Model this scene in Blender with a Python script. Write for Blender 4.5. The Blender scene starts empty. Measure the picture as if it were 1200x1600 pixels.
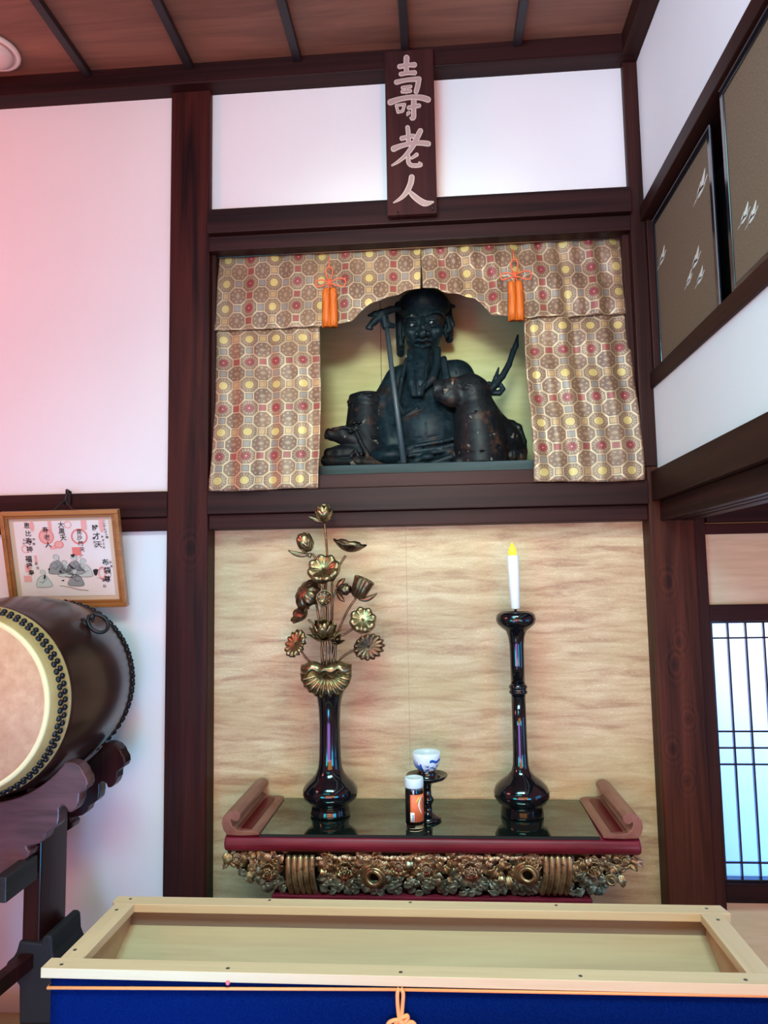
import bpy, bmesh, math, random
import numpy as np
from mathutils import Vector, Matrix, Euler
PI = math.pi
rnd = random.Random(7)
BASE = {}
SC = bpy.context.scene
COL = SC.collection

# ------------------------------------------------------------------ camera
FPX = 1144.0
def cam_rot(yaw, pitch, roll):
    cy, sy, cp, sp = math.cos(yaw), math.sin(yaw), math.cos(pitch), math.sin(pitch)
    f = np.array([sy*cp, cy*cp, sp]); r0 = np.array([cy, -sy, 0.0]); u0 = np.cross(r0, f)
    c, s = math.cos(roll), math.sin(roll)
    return np.array([c*r0 + s*u0, -(-s*r0 + c*u0), f])
CM = cam_rot(math.radians(-4.226), math.radians(5.399), math.radians(-0.954))
CP = np.array([0.0, -2.7, 1.55])
def ray(px, py): return CM.T @ np.array([(px-600)/FPX, (py-800)/FPX, 1.0])
def atY(px, py, Y): d = ray(px, py); return CP + d*(Y-CP[1])/d[1]
def atX(px, py, X): d = ray(px, py); return CP + d*(X-CP[0])/d[0]
def atZ(px, py, Z): d = ray(px, py); return CP + d*(Z-CP[2])/d[2]
cd = bpy.data.cameras.new('camera'); cam = bpy.data.objects.new('camera', cd); COL.objects.link(cam)
cd.sensor_fit = 'VERTICAL'; cd.sensor_height = 24.0; cd.sensor_width = 18.0
cd.lens = 24.0*FPX/1600.0; cd.clip_start = 0.02; cd.clip_end = 60
mw = Matrix.Identity(4)
for i in range(3):
    mw[i][0] = CM[0][i]; mw[i][1] = -CM[1][i]; mw[i][2] = -CM[2][i]; mw[i][3] = CP[i]
cam.matrix_world = mw
SC.camera = cam

# ------------------------------------------------------------------ node helpers
class S:
    """socket or number with arithmetic that adds math nodes"""
    def __init__(s, g, v): s.g, s.v = g, v
    def _m(s, op, *a, clamp=False):
        n = s.g.nt.nodes.new('ShaderNodeMath'); n.operation = op; n.use_clamp = clamp
        for i, x in enumerate((s,)+a):
            x = x.v if isinstance(x, S) else x
            if isinstance(x, (int, float)): n.inputs[i].default_value = x
            else: s.g.nt.links.new(x, n.inputs[i])
        return S(s.g, n.outputs[0])
    def __add__(s, o): return s._m('ADD', o)
    def __radd__(s, o): return s._m('ADD', o)
    def __sub__(s, o): return s._m('SUBTRACT', o)
    def __rsub__(s, o): return S(s.g, o)._m('SUBTRACT', s)
    def __mul__(s, o): return s._m('MULTIPLY', o)
    def __rmul__(s, o): return s._m('MULTIPLY', o)
    def __truediv__(s, o): return s._m('DIVIDE', o)
    def abs(s): return s._m('ABSOLUTE')
    def max(s, o): return s._m('MAXIMUM', o)
    def min(s, o): return s._m('MINIMUM', o)
    def round(s): return s._m('ROUND')
    def sin(s): return s._m('SINE')
    def sqrt(s): return s._m('SQRT')
    def lt(s, o): return s._m('LESS_THAN', o)
    def gt(s, o): return s._m('GREATER_THAN', o)
    def mod2(s): return (s*0.5 - (s*0.5)._m('FLOOR'))*2.0
    def atan2(s, o): return s._m('ARCTAN2', o)
    def step(s, a, b):      # smooth 0..1 between a and b
        n = s.g.nt.nodes.new('ShaderNodeMapRange'); n.interpolation_type = 'SMOOTHSTEP'
        s.g.nt.links.new(s.v, n.inputs[0]); n.inputs[1].default_value = a; n.inputs[2].default_value = b
        return S(s.g, n.outputs[0])

class G:
    def __init__(g, name, rough=.5, metal=0.0, spec=.5, coat=0.0, ior=None):
        g.m = bpy.data.materials.new(name); g.m.use_nodes = True; g.nt = g.m.node_tree
        g.b = g.nt.nodes['Principled BSDF']
        g.set('Roughness', rough); g.set('Metallic', metal); g.set('Specular IOR Level', spec)
        g.set('Coat Weight', coat)
        if coat: g.set('Coat Roughness', .12)
        if ior: g.set('IOR', ior)
    def set(g, k, v):
        if isinstance(v, S): g.nt.links.new(v.v, g.b.inputs[k])
        elif hasattr(v, 'node'): g.nt.links.new(v, g.b.inputs[k])
        else: g.b.inputs[k].default_value = (*v, 1) if isinstance(v, tuple) and len(v) == 3 else v
        return g
    def coord(g, kind='Object', scale=(1,1,1), loc=(0,0,0), rot=(0,0,0)):
        t = g.nt.nodes.new('ShaderNodeTexCoord'); m = g.nt.nodes.new('ShaderNodeMapping')
        g.nt.links.new(t.outputs[kind], m.inputs[0])
        m.inputs['Scale'].default_value = scale; m.inputs['Location'].default_value = loc; m.inputs['Rotation'].default_value = rot
        return m.outputs[0]
    def xyz(g, vec):
        n = g.nt.nodes.new('ShaderNodeSeparateXYZ'); g.nt.links.new(vec, n.inputs[0])
        return [S(g, o) for o in n.outputs]
    def vec(g, x, y, z):
        n = g.nt.nodes.new('ShaderNodeCombineXYZ')
        for i, a in enumerate((x, y, z)):
            if isinstance(a, S): g.nt.links.new(a.v, n.inputs[i])
            else: n.inputs[i].default_value = a
        return n.outputs[0]
    def noise(g, vec, scale=5, detail=4, rough=.5, dist=0):
        n = g.nt.nodes.new('ShaderNodeTexNoise'); g.nt.links.new(vec, n.inputs['Vector'])
        n.inputs['Scale'].default_value = scale; n.inputs['Detail'].default_value = detail
        n.inputs['Roughness'].default_value = rough; n.inputs['Distortion'].default_value = dist
        return S(g, n.outputs[0])
    def voro(g, vec, scale=5, feature='F1'):
        n = g.nt.nodes.new('ShaderNodeTexVoronoi'); n.feature = feature; g.nt.links.new(vec, n.inputs['Vector'])
        n.inputs['Scale'].default_value = scale
        return S(g, n.outputs['Distance'])
    def mix(g, f, a, b):
        n = g.nt.nodes.new('ShaderNodeMix'); n.data_type = 'RGBA'
        for i, x in ((0, f), (6, a), (7, b)):
            if isinstance(x, S): g.nt.links.new(x.v, n.inputs[i])
            elif hasattr(x, 'node'): g.nt.links.new(x, n.inputs[i])
            elif isinstance(x, tuple): n.inputs[i].default_value = (*x, 1)
            else: n.inputs[i].default_value = x
        return n.outputs[2]
    def ramp(g, f, stops):
        n = g.nt.nodes.new('ShaderNodeValToRGB'); g.nt.links.new(f.v, n.inputs[0]); e = n.color_ramp.elements
        while len(e) < len(stops): e.new(.5)
        for k, (p, c) in enumerate(stops): e[k].position = p; e[k].color = (*c, 1)
        return n.outputs[0]
    def bump(g, h, strength=.3, dist=.01):
        n = g.nt.nodes.new('ShaderNodeBump'); g.nt.links.new(h.v, n.inputs['Height'])
        n.inputs['Strength'].default_value = strength; n.inputs['Distance'].default_value = dist
        g.nt.links.new(n.outputs[0], g.b.inputs['Normal']); return g
    def color(g, c): return g.set('Base Color', c)

def srgb(r, g, b):
    f = lambda c: (c/255/12.92) if c/255 <= .04045 else ((c/255+.055)/1.055)**2.4
    return (f(r), f(g), f(b))
def plain(name, c, rough=.5, **k): return G(name, rough, **k).color(c).m

def wood(name, c1, c2, axis=2, rough=.42, spec=.5, coat=0.0, across=9.0, along=.7, knots=(), kaxis=0, bump=.12, spread=(.34, .66)):
    g = G(name, rough, spec=spec, coat=coat)
    sc = [across]*3; sc[axis] = along
    v = g.coord('Object', tuple(sc))
    n1 = g.noise(v, 1.0, 5, .55, 1.2)
    sf = [across*9]*3; sf[axis] = along*2.5
    n2 = g.noise(g.coord('Object', tuple(sf)), 1.0, 3, .6, .3)
    f = n1*.75 + n2*.25
    if knots:
        x = g.xyz(g.coord('Object'))
        dark = None
        for kx, kz, kr in knots:
            dx = x[kaxis]-kx+(n1-.5)*kr*.8; dz = (x[2]-kz)*.62
            d = (dx*dx+dz*dz).sqrt()/kr
            ring = (d*13.0).sin()*.055
            k = 1.0-d.step(.35, 1.9)
            f = f + ring*k
            dk = (1.0-d.step(.02, .40))*.9
            dark = dk if dark is None else dark.max(dk)
        f = f - dark*.22
    g.color(g.ramp(f, [(spread[0], c1), (spread[1], c2)]))
    if bump: g.bump(n2, bump, .004)
    return g.m

# ------------------------------------------------------------------ mesh helpers
class MB:
    def __init__(s): s.v, s.f, s.sm, s.uv = [], [], [], None
    def add(s, vs, fs, smooth=False):
        o = len(s.v); s.v += [tuple(map(float, p)) for p in vs]
        s.f += [tuple(i+o for i in q) for q in fs]; s.sm += [smooth]*len(fs); return s
    def box(s, x0, x1, y0, y1, z0, z1):
        v = [(x, y, z) for z in (z0, z1) for y in (y0, y1) for x in (x0, x1)]
        return s.add(v, [(0,2,3,1), (4,5,7,6), (0,1,5,4), (2,6,7,3), (0,4,6,2), (1,3,7,5)])
    def obox(s, c, ax, half):      # oriented box: ax rows = three unit axes
        c = np.array(c, float); ax = np.array(ax, float)
        v = [c + sx*half[0]*ax[0] + sy*half[1]*ax[1] + sz*half[2]*ax[2] for sz in (-1,1) for sy in (-1,1) for sx in (-1,1)]
        return s.add(v, [(0,2,3,1), (4,5,7,6), (0,1,5,4), (2,6,7,3), (0,4,6,2), (1,3,7,5)])
    def lathe(s, prof, c, n=48, axis='z', smooth=True, caps=True):
        c = np.array(c, float); vs = []; m = len(prof)
        for i in range(n):
            a = 2*PI*i/n; ca, sa = math.cos(a), math.sin(a)
            for r, h in prof:
                p = (r*ca, r*sa, h) if axis == 'z' else ((r*ca, h, r*sa) if axis == 'y' else (h, r*ca, r*sa))
                vs.append(c+np.array(p))
        fs = []
        for i in range(n):
            j = (i+1) % n
            for k in range(m-1):
                q = (i*m+k, j*m+k, j*m+k+1, i*m+k+1)
                fs.append(q[::-1] if axis == 'y' else q)
        if caps:
            if prof[0][0] > 1e-6: fs.append(tuple(i*m for i in range(n))[::(1 if axis == 'y' else -1)])
            if prof[-1][0] > 1e-6: fs.append(tuple(i*m+m-1 for i in range(n))[::(-1 if axis == 'y' else 1)])
        return s.add(vs, fs, smooth)
    def tube(s, pts, rad, n=8, closed=False, caps=True, smooth=True):
        P = [np.array(p, float) for p in pts]; m = len(P)
        R = [rad]*m if isinstance(rad, (int, float)) else list(rad)
        vs = []; up = None
        for i in range(m):
            a = P[(i-1) % m] if (i or closed) else P[0]; b = P[(i+1) % m] if (i < m-1 or closed) else P[-1]
            t = b-a; t = t/(np.linalg.norm(t)+1e-12)
            if up is None:
                up = np.cross(t, [0,0,1.0])
                if np.linalg.norm(up) < .1: up = np.cross(t, [0,1.0,0])
            up = up - t*np.dot(up, t); up /= np.linalg.norm(up)+1e-12
            w = np.cross(t, up)
            for k in range(n):
                an = 2*PI*k/n; vs.append(P[i]+R[i]*(math.cos(an)*up+math.sin(an)*w))
        fs = []
        for i in range(m if closed else m-1):
            j = (i+1) % m
            for k in range(n):
                l = (k+1) % n; fs.append((i*n+k, i*n+l, j*n+l, j*n+k))
        if caps and not closed:
            fs.append(tuple(range(n))[::-1]); fs.append(tuple((m-1)*n+k for k in range(n)))
        return s.add(vs, fs, smooth)
    def ell(s, c, r, nu=16, nv=10, rot=None, smooth=True):
        c = np.array(c, float); r = np.array([r]*3 if isinstance(r, (int, float)) else r, float)
        vs = []
        for j in range(1, nv):
            t = PI*j/nv
            for i in range(nu):
                a = 2*PI*i/nu; vs.append([math.sin(t)*math.cos(a), math.sin(t)*math.sin(a), math.cos(t)])
        vs += [[0,0,1], [0,0,-1]]
        vs = np.array(vs)*r
        if rot is not None: vs = vs @ np.array(rot).T
        fs = []
        for j in range(nv-2):
            for i in range(nu):
                k = (i+1) % nu; fs.append((j*nu+i, (j+1)*nu+i, (j+1)*nu+k, j*nu+k))
        T = (nv-1)*nu
        for i in range(nu):
            k = (i+1) % nu; fs.append((T, i, k)); fs.append((T+1, (nv-2)*nu+k, (nv-2)*nu+i))
        return s.add(vs+c, fs, smooth)
    def grid(s, fn, nu, nv, smooth=True, closed_u=False):
        vs = [fn(i/(nu if closed_u else nu-1), j/(nv-1)) for i in range(nu) for j in range(nv)]
        fs = []
        for i in range(nu if closed_u else nu-1):
            k = (i+1) % nu
            for j in range(nv-1): fs.append((i*nv+j, k*nv+j, k*nv+j+1, i*nv+j+1))
        return s.add(vs, fs, smooth)
    def prism(s, poly, fn, d0, d1, smooth=False):   # polygon -> fn(a,b,depth)
        n = len(poly)
        ar = sum(poly[i][0]*poly[(i+1) % n][1]-poly[(i+1) % n][0]*poly[i][1] for i in range(n))
        vs = [fn(a, b, d0) for a, b in poly]+[fn(a, b, d1) for a, b in poly]
        fs = [tuple(range(n)), tuple(range(2*n-1, n-1, -1))]
        fs += [(i, i+n, (i+1) % n+n, (i+1) % n) for i in range(n)]
        return s.add(vs, fs, smooth)
    def build(s, name, mat, parent=None, bevel=0, solid=0, sub=0, fixn=True, segs=2):
        loc = np.array(BASE[parent.name]) if parent is not None else np.zeros(3)
        me = bpy.data.meshes.new(name)
        me.from_pydata([tuple(np.array(p)-loc) for p in s.v], [], s.f)
        me.polygons.foreach_set('use_smooth', s.sm)
        if fixn:
            bm = bmesh.new(); bm.from_mesh(me); bmesh.ops.recalc_face_normals(bm, faces=bm.faces); bm.to_mesh(me); bm.free()
        if s.uv:
            ul = me.uv_layers.new(name='UVMap')
            for lp in me.loops: ul.data[lp.index].uv = s.uv[lp.vertex_index]
        me.materials.append(mat)
        o = bpy.data.objects.new(name, me); COL.objects.link(o)
        if parent is not None: o.parent = parent; BASE[o.name] = BASE[parent.name]
        if solid:
            md = o.modifiers.new('solid', 'SOLIDIFY'); md.thickness = solid; md.offset = 0
        if bevel:
            md = o.modifiers.new('bevel', 'BEVEL'); md.width = bevel; md.segments = segs; md.limit_method = 'ANGLE'; md.angle_limit = .6
            md.harden_normals = False
        if sub:
            md = o.modifiers.new('sub', 'SUBSURF'); md.levels = sub; md.render_levels = sub
        return o

def thing(name, label, cat, base=(0,0,0), group=None):
    o = bpy.data.objects.new(name, None); COL.objects.link(o); o.location = base; o.empty_display_size = .05
    BASE[o.name] = [float(x) for x in base]; o['label'] = label; o['category'] = cat
    if group: o['group'] = group
    return o
def tag(o, label, cat, group=None):
    o['label'] = label; o['category'] = cat
    if group: o['group'] = group
    return o
def struct(o, label, cat): o['kind'] = 'structure'; o['label'] = label; o['category'] = cat; return o
def quick_box(name, mat, x0, x1, y0, y1, z0, z1, parent=None, bevel=0): return MB().box(x0, x1, y0, y1, z0, z1).build(name, mat, parent, bevel)
_tn = [0]
def trim(label, mat, *b, bevel=.003, cat='beam'):
    _tn[0] += 1
    return struct(quick_box('trim_%d' % _tn[0], mat, *b, bevel=bevel), label, cat)
def catmull(pts, n=8, closed=False):
    P = [np.array(p, float) for p in pts]; out = []; m = len(P)
    for i in range(m if closed else m-1):
        p0 = P[(i-1) % m] if (closed or i) else P[0]; p1 = P[i]; p2 = P[(i+1) % m]
        p3 = P[(i+2) % m] if (closed or i < m-2) else P[-1]
        for k in range(n):
            t = k/n
            out.append(.5*(2*p1+(p2-p0)*t+(2*p0-5*p1+4*p2-p3)*t*t+(3*p1-p0-3*p2+p3)*t**3))
    if not closed: out.append(P[-1])
    return out
def ribbon(pts, n=6, capn=5):
    """centre line of (x, y, w) -> outline polygon with round ends"""
    Q = catmull(pts, n) if len(pts) > 2 else [np.array(p, float)*(1-t)+np.array(q, float)*t for p, q in [pts] for t in (0, .25, .5, .75, 1)]
    L, Rr = [], []
    for i, q in enumerate(Q):
        a = Q[max(i-1, 0)][:2]; b = Q[min(i+1, len(Q)-1)][:2]; t = (b-a)/(np.linalg.norm(b-a)+1e-9)
        nr = np.array([-t[1], t[0]]); L.append(q[:2]+nr*q[2]/2); Rr.append(q[:2]-nr*q[2]/2)
    def cap(q, t0):
        return [q[:2]+q[2]/2*np.array([math.cos(t0-PI*k/(capn+1)), math.sin(t0-PI*k/(capn+1))]) for k in range(1, capn+1)]
    te = Q[-1][:2]-Q[-2][:2]; ts = Q[0][:2]-Q[1][:2]
    ae = math.atan2(te[1], te[0])+PI/2; as_ = math.atan2(ts[1], ts[0])+PI/2
    return [tuple(p) for p in L+cap(Q[-1], ae)+Rr[::-1]+cap(Q[0], as_)]
def frame_of(axis):
    z = np.array(axis, float); z /= np.linalg.norm(z)
    x = np.cross([0,1.0,0], z)
    if np.linalg.norm(x) < .2: x = np.cross([1.0,0,0], z)
    x /= np.linalg.norm(x); y = np.cross(z, x); return np.array([x, y, z])

# ------------------------------------------------------------------ signed distance sculpting
class SDF:
    def __init__(s, lo, hi, h):
        s.lo = np.array(lo, float); s.h = h
        s.n = np.ceil((np.array(hi)-s.lo)/h).astype(int)+1
        s.f = np.full(s.n, 1.0, np.float32)
    def _sub(s, lo, hi):
        a = np.clip(np.floor((np.array(lo)-s.lo)/s.h).astype(int), 0, s.n-1); b = np.clip(np.ceil((np.array(hi)-s.lo)/s.h).astype(int)+1, 1, s.n)
        if np.any(b-a < 1): return None
        ax = [(s.lo[i]+s.h*np.arange(a[i], b[i])).astype(np.float32) for i in range(3)]
        return tuple(slice(a[i], b[i]) for i in range(3)), ax[0][:,None,None], ax[1][None,:,None], ax[2][None,None,:]
    def _do(s, d, sl, k, mode):
        a = s.f[sl]; k = max(k, 1e-5)
        if mode == 'u':
            h = np.clip(.5+.5*(a-d)/k, 0, 1); s.f[sl] = a*(1-h)+d*h-k*h*(1-h)
        else:
            d = -d; h = np.clip(.5-.5*(a-d)/k, 0, 1); s.f[sl] = a*(1-h)+d*h+k*h*(1-h)
    def ell(s, c, r, k=.01, mode='u', rot=None):
        c = np.array(c, float); r = np.array([r]*3 if isinstance(r, (int, float)) else r, float)
        m = (max(r) if rot is not None else r)+k*2+s.h*3
        q = s._sub(c-m, c+m)
        if q is None: return s
        sl, X, Y, Z = q; X, Y, Z = X-c[0], Y-c[1], Z-c[2]
        if rot is not None:
            R = np.array(rot); X, Y, Z = [R[i][0]*X+R[i][1]*Y+R[i][2]*Z for i in range(3)]
        k0 = np.sqrt((X/r[0])**2+(Y/r[1])**2+(Z/r[2])**2); k1 = np.sqrt((X/r[0]**2)**2+(Y/r[1]**2)**2+(Z/r[2]**2)**2)+1e-9
        s._do((k0*(k0-1)/k1).astype(np.float32), sl, k, mode); return s
    def cap(s, a, b, ra, rb, k=.01, mode='u'):
        a, b = np.array(a, float), np.array(b, float); m = max(ra, rb)+k*2+s.h*3
        q = s._sub(np.minimum(a, b)-m, np.maximum(a, b)+m)
        if q is None: return s
        sl, X, Y, Z = q; d = b-a; L = float(d@d)+1e-12
        t = np.clip(((X-a[0])*d[0]+(Y-a[1])*d[1]+(Z-a[2])*d[2])/L, 0, 1)
        D = np.sqrt((X-a[0]-t*d[0])**2+(Y-a[1]-t*d[1])**2+(Z-a[2]-t*d[2])**2)-(ra+(rb-ra)*t)
        s._do(D.astype(np.float32), sl, k, mode); return s
    def path(s, pts, rad, k=.006, mode='u'):
        R = [rad]*len(pts) if isinstance(rad, (int, float)) else rad
        for i in range(len(pts)-1): s.cap(pts[i], pts[i+1], R[i], R[i+1], k, mode)
        return s
    def cone(s, a, b, ra, rb, k=.008, mode='u', sx=1.0):     # flat-ended tapered cylinder
        a, b = np.array(a, float), np.array(b, float); L = np.linalg.norm(b-a); u = (b-a)/L; m = max(ra, rb)+k*2+s.h*3
        q = s._sub(np.minimum(a, b)-m, np.maximum(a, b)+m)
        if q is None: return s
        sl, X, Y, Z = q; X, Y, Z = X-a[0], Y-a[1], Z-a[2]
        t = X*u[0]+Y*u[1]+Z*u[2]; rr = np.sqrt(np.maximum(X*X+Y*Y+Z*Z-t*t, 0))
        D = np.maximum(rr-(ra+(rb-ra)*np.clip(t/L, 0, 1)), np.maximum(-t, t-L))
        s._do(D.astype(np.float32), sl, k, mode); return s
    def clipz(s, z):
        k = int(round((z-s.lo[2])/s.h)); s.f[:, :, :max(k, 0)+1] = 1.0; return s
    def mesh(s):
        f = s.f.copy(); f[0]=f[-1]=1; f[:,0]=f[:,-1]=1; f[:,:,0]=f[:,:,-1]=1
        i_ = f < 0
        c = [(a, b, d) for a in (0,1) for b in (0,1) for d in (0,1)]
        nx, ny, nz = [n-1 for n in f.shape]
        sl = lambda o: (slice(o[0], o[0]+nx), slice(o[1], o[1]+ny), slice(o[2], o[2]+nz))
        cnt = np.zeros((nx, ny, nz), np.int8)
        for o in c: cnt += i_[sl(o)]
        act = (cnt > 0) & (cnt < 8); I = np.argwhere(act)
        idx = np.full(act.shape, -1, np.int64); idx[act] = np.arange(len(I))
        P = np.zeros((len(I), 3)); W = np.zeros(len(I))
        for o in c:
            for ax in range(3):
                if o[ax]: continue
                o2 = list(o); o2[ax] = 1
                a = f[I[:,0]+o[0], I[:,1]+o[1], I[:,2]+o[2]]; b = f[I[:,0]+o2[0], I[:,1]+o2[1], I[:,2]+o2[2]]
                x = (a < 0) != (b < 0); t = np.where(x, a/(a-b+1e-12*(a == b)), 0)
                q = np.tile(np.array(o, float), (len(I), 1)); q[:, ax] = t
                P[x] += q[x]; W += x
        P = (P/W[:,None]+I)*s.h+s.lo
        F = []
        for ax in range(3):
            o = [0,0,0]; o[ax] = 1
            A = i_[tuple(slice(0, f.shape[i]-o[i]) for i in range(3))]; B = i_[tuple(slice(o[i], f.shape[i]) for i in range(3))]
            E = np.argwhere(A != B); E = E[np.all(E[:, [j for j in range(3) if j != ax]] > 0, axis=1)]
            u, v = (ax+1) % 3, (ax+2) % 3
            def at(du, dv):
                q = E.copy(); q[:, u] -= du; q[:, v] -= dv; return idx[q[:,0], q[:,1], q[:,2]]
            Q = np.stack([at(1,1), at(0,1), at(0,0), at(1,0)], 1)
            fl = ~A[E[:,0], E[:,1], E[:,2]]; Q[fl] = Q[fl][:, ::-1]; F.append(Q)
        return P, np.concatenate(F)
def build_sdf(name, fields, mat, parent, smooth_it=2):
    V, F, o = [], [], 0
    for s in fields:
        p, q = s.mesh(); V.append(p); F.append(q+o); o += len(p)
    V = np.concatenate(V)-np.array(BASE[parent.name]); F = np.concatenate(F)
    me = bpy.data.meshes.new(name)
    me.vertices.add(len(V)); me.vertices.foreach_set('co', V.astype(np.float32).ravel())
    me.loops.add(len(F)*4); me.loops.foreach_set('vertex_index', F.astype(np.int32).ravel())
    me.polygons.add(len(F)); me.polygons.foreach_set('loop_start', np.arange(0, len(F)*4, 4, dtype=np.int32))
    me.update(calc_edges=True); me.validate()
    me.polygons.foreach_set('use_smooth', [True]*len(me.polygons))
    me.materials.append(mat); ob = bpy.data.objects.new(name, me); COL.objects.link(ob); ob.parent = parent; BASE[ob.name] = BASE[parent.name]
    if smooth_it:
        md = ob.modifiers.new('smooth', 'SMOOTH'); md.factor = .5; md.iterations = smooth_it
    return ob
def dup(root, loc, label=None):
    r = root.copy(); COL.objects.link(r); r.location = loc
    if label: r['label'] = label
    for ch in list(root.children):
        c = ch.copy(); COL.objects.link(c); c.parent = r
        for g in ch.children:
            d = g.copy(); COL.objects.link(d); d.parent = c
    return r
# ------------------------------------------------------------------ materials
M = {}
M['pillar'] = wood('pillar wood', (0.0107,0.0028,0.0031), (0.0629,0.0123,0.0093), 2, .5, spec=.14, across=14, along=.8, knots=[(-.935,1.685,.04)])
M['pillar_r'] = wood('knotty pillar wood', (0.0180,0.0055,0.0037), (0.0944,0.0232,0.0124), 2, .5, spec=.14, across=16, along=.8,
                     knots=[(.812,1.53,.035), (.845,1.32,.03), (.825,1.24,.035), (.86,1.05,.03), (.80,.95,.03), (.845,.84,.03)])
M['beam'] = wood('dark beam wood', (0.0099,0.0034,0.0037), (0.0360,0.0102,0.0093), 0, .5, spec=.14, across=14, along=.5)
M['beam_y'] = wood('dark beam wood along wall', (0.0107,0.0041,0.0037), (0.0413,0.0123,0.0087), 1, .5, spec=.14, across=14, along=.5)
M['beam_z'] = wood('dark post wood', (0.0117,0.0041,0.0037), (0.0494,0.0136,0.0105), 2, .5, spec=.14, across=14, along=.6)
M['redbeam'] = wood('reddish beam wood', (0.0162,0.0041,0.0043), (0.0539,0.0116,0.0105), 0, .5, spec=.14, across=12, along=.5)
M['ceil'] = wood('ceiling board wood', (.11,.042,.030), (.30,.13,.085), 0, .6, across=7, along=.9, spread=(.3, .7), bump=.05)
M['batten'] = wood('ceiling batten wood', (.008,.006,.009), (.022,.015,.02), 1, .5)
g = G('white plaster', .92, spec=.2); v = g.coord('Object'); n = g.noise(v, 60, 3)
g.color(g.ramp(g.noise(v, 1.3, 3), [(.3, (.74,.72,.725)), (.7, (.79,.77,.775))])); g.bump(n, .06, .002); M['plaster'] = g.m
# gold-flecked wallpaper with clouded bands
g = G('clouded gold wallpaper', .75, spec=.3)
n1 = g.noise(g.coord('Object', (5, 5, 34)), 1.0, 5, .62, .5); n2 = g.noise(g.coord('Object', (1.2, 1, 3)), 1.0, 2); n3 = g.noise(g.coord('Object', (90, 90, 330)), 1.0, 2)
f = n1*.8+n3*.2
c = g.ramp(f, [(.36, (.43,.235,.145)), (.45, (.56,.355,.215)), (.53, (.63,.435,.265)), (.66, (.74,.56,.36))])
c2 = g.mix(n2.step(.35, .7), c, g.mix(.5, c, (.54,.40,.205)))
fl = n3.step(.60, .70)*n1.step(.5, .62)
xw = g.xyz(g.coord('Object')); seam = ((xw[0]+.124).abs()).lt(.0011)
c2 = g.mix(seam*.55, c2, (.33,.22,.12))
g.color(g.mix(fl*.55, c2, (.86,.74,.46))); M['wallpaper'] = g.m
g = G('plain tan wallpaper', .85, spec=.2)
g.color(g.ramp(g.noise(g.coord('Object', (6, 6, 60)), 1.0, 4), [(.3, (.58,.48,.30)), (.7, (.68,.58,.39))])); M['tanpaper'] = g.m
g = G('olive niche board', .7, spec=.3); n = g.noise(g.coord('Object', (5, 5, 40)), 1.0, 4)
x = g.xyz(g.coord('Object')); jt = ((x[0]+.25).abs()).lt(.0022)
g.color(g.mix(jt*.7, g.ramp(n, [(.3, (.44,.40,.20)), (.7, (.53,.485,.26))]), (.08,.05,.03))); M['niche'] = g.m
g = G('tatami', .9); v = g.coord('Object', (1, 160, 1)); g.color(g.ramp(g.noise(v, 3, 2), [(.3, (.33,.27,.13)), (.7, (.46,.39,.21))])); M['tatami'] = g.m
M['black_lacquer'] = plain('black lacquer', (.003,.004,.006), .07, spec=.5, coat=.3)
M['dark_edge'] = plain('black lacquered frame', (.006,.008,.012), .16, coat=.5)
M['edge_light'] = plain('worn frame edge', (.16,.14,.15), .5)
g = G('brown fusuma paper', .8, spec=.2); g.color(g.ramp(g.noise(g.coord('Object'), 220, 3), [(.3, (.135,.088,.055)), (.7, (.20,.14,.09))])); M['fusuma'] = g.m
M['void'] = plain('dark cupboard board', (.006,.006,.008), .7)
g = G('shoji paper', .9); tr = g.nt.nodes.new('ShaderNodeBsdfTranslucent'); tr.inputs[0].default_value = (.9,.93,.95,1)
mx = g.nt.nodes.new('ShaderNodeMixShader'); mx.inputs[0].default_value = .85
g.color((.22,.25,.28)); out = g.nt.nodes['Material Output']
g.nt.links.new(g.b.outputs[0], mx.inputs[1]); g.nt.links.new(tr.outputs[0], mx.inputs[2]); g.nt.links.new(mx.outputs[0], out.inputs[0]); M['shoji'] = g.m

# ------------------------------------------------------------------ room shell
B = M['beam']; BY = M['beam_y']; BZ = M['beam_z']
struct(quick_box('floor', M['tatami'], -4.2, 3.2, -4.6, .9, -.06, 0), 'straw mat floor of the hall', 'floor')
struct(quick_box('ceiling', M['ceil'], -4.2, .90, -4.6, .02, 3.60, 3.64), 'reddish brown board ceiling with dark battens', 'ceiling')
struct(quick_box('wall_left', M['plaster'], -4.2, -.95, .03, .12, 0, 3.6), 'white plaster wall left of the dark pillar', 'wall')
struct(quick_box('wall_back', M['plaster'], -.95, .78, .03, .12, 2.93, 3.6), 'white plaster panel above the statue niche', 'wall')
struct(quick_box('wall_alcove', M['wallpaper'], -.95, .80, .09, .14, 0, 1.80), 'gold clouded wallpaper behind the altar', 'wall')
mb = MB().box(-.96, .86, .66, .70, 1.90, 2.95)
struct(mb.build('wall_niche', M['niche']), 'olive back board of the statue niche', 'wall')
struct(MB().box(-.90, -.872, .10, .68, 1.90, 2.95).build('wall_niche_left', M['niche']), 'olive left side board of the statue niche', 'wall')
struct(MB().box(.762, .79, .10, .68, 1.90, 2.95).build('wall_niche_right', M['niche']), 'olive right side board of the statue niche', 'wall')
trim('dark ceiling board of the statue niche', M['niche'], -.90, .79, .12, .68, 2.90, 2.93)
trim('floor board of the statue niche', B, -.872, .762, .13, .67, 1.90, 1.952)
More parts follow.
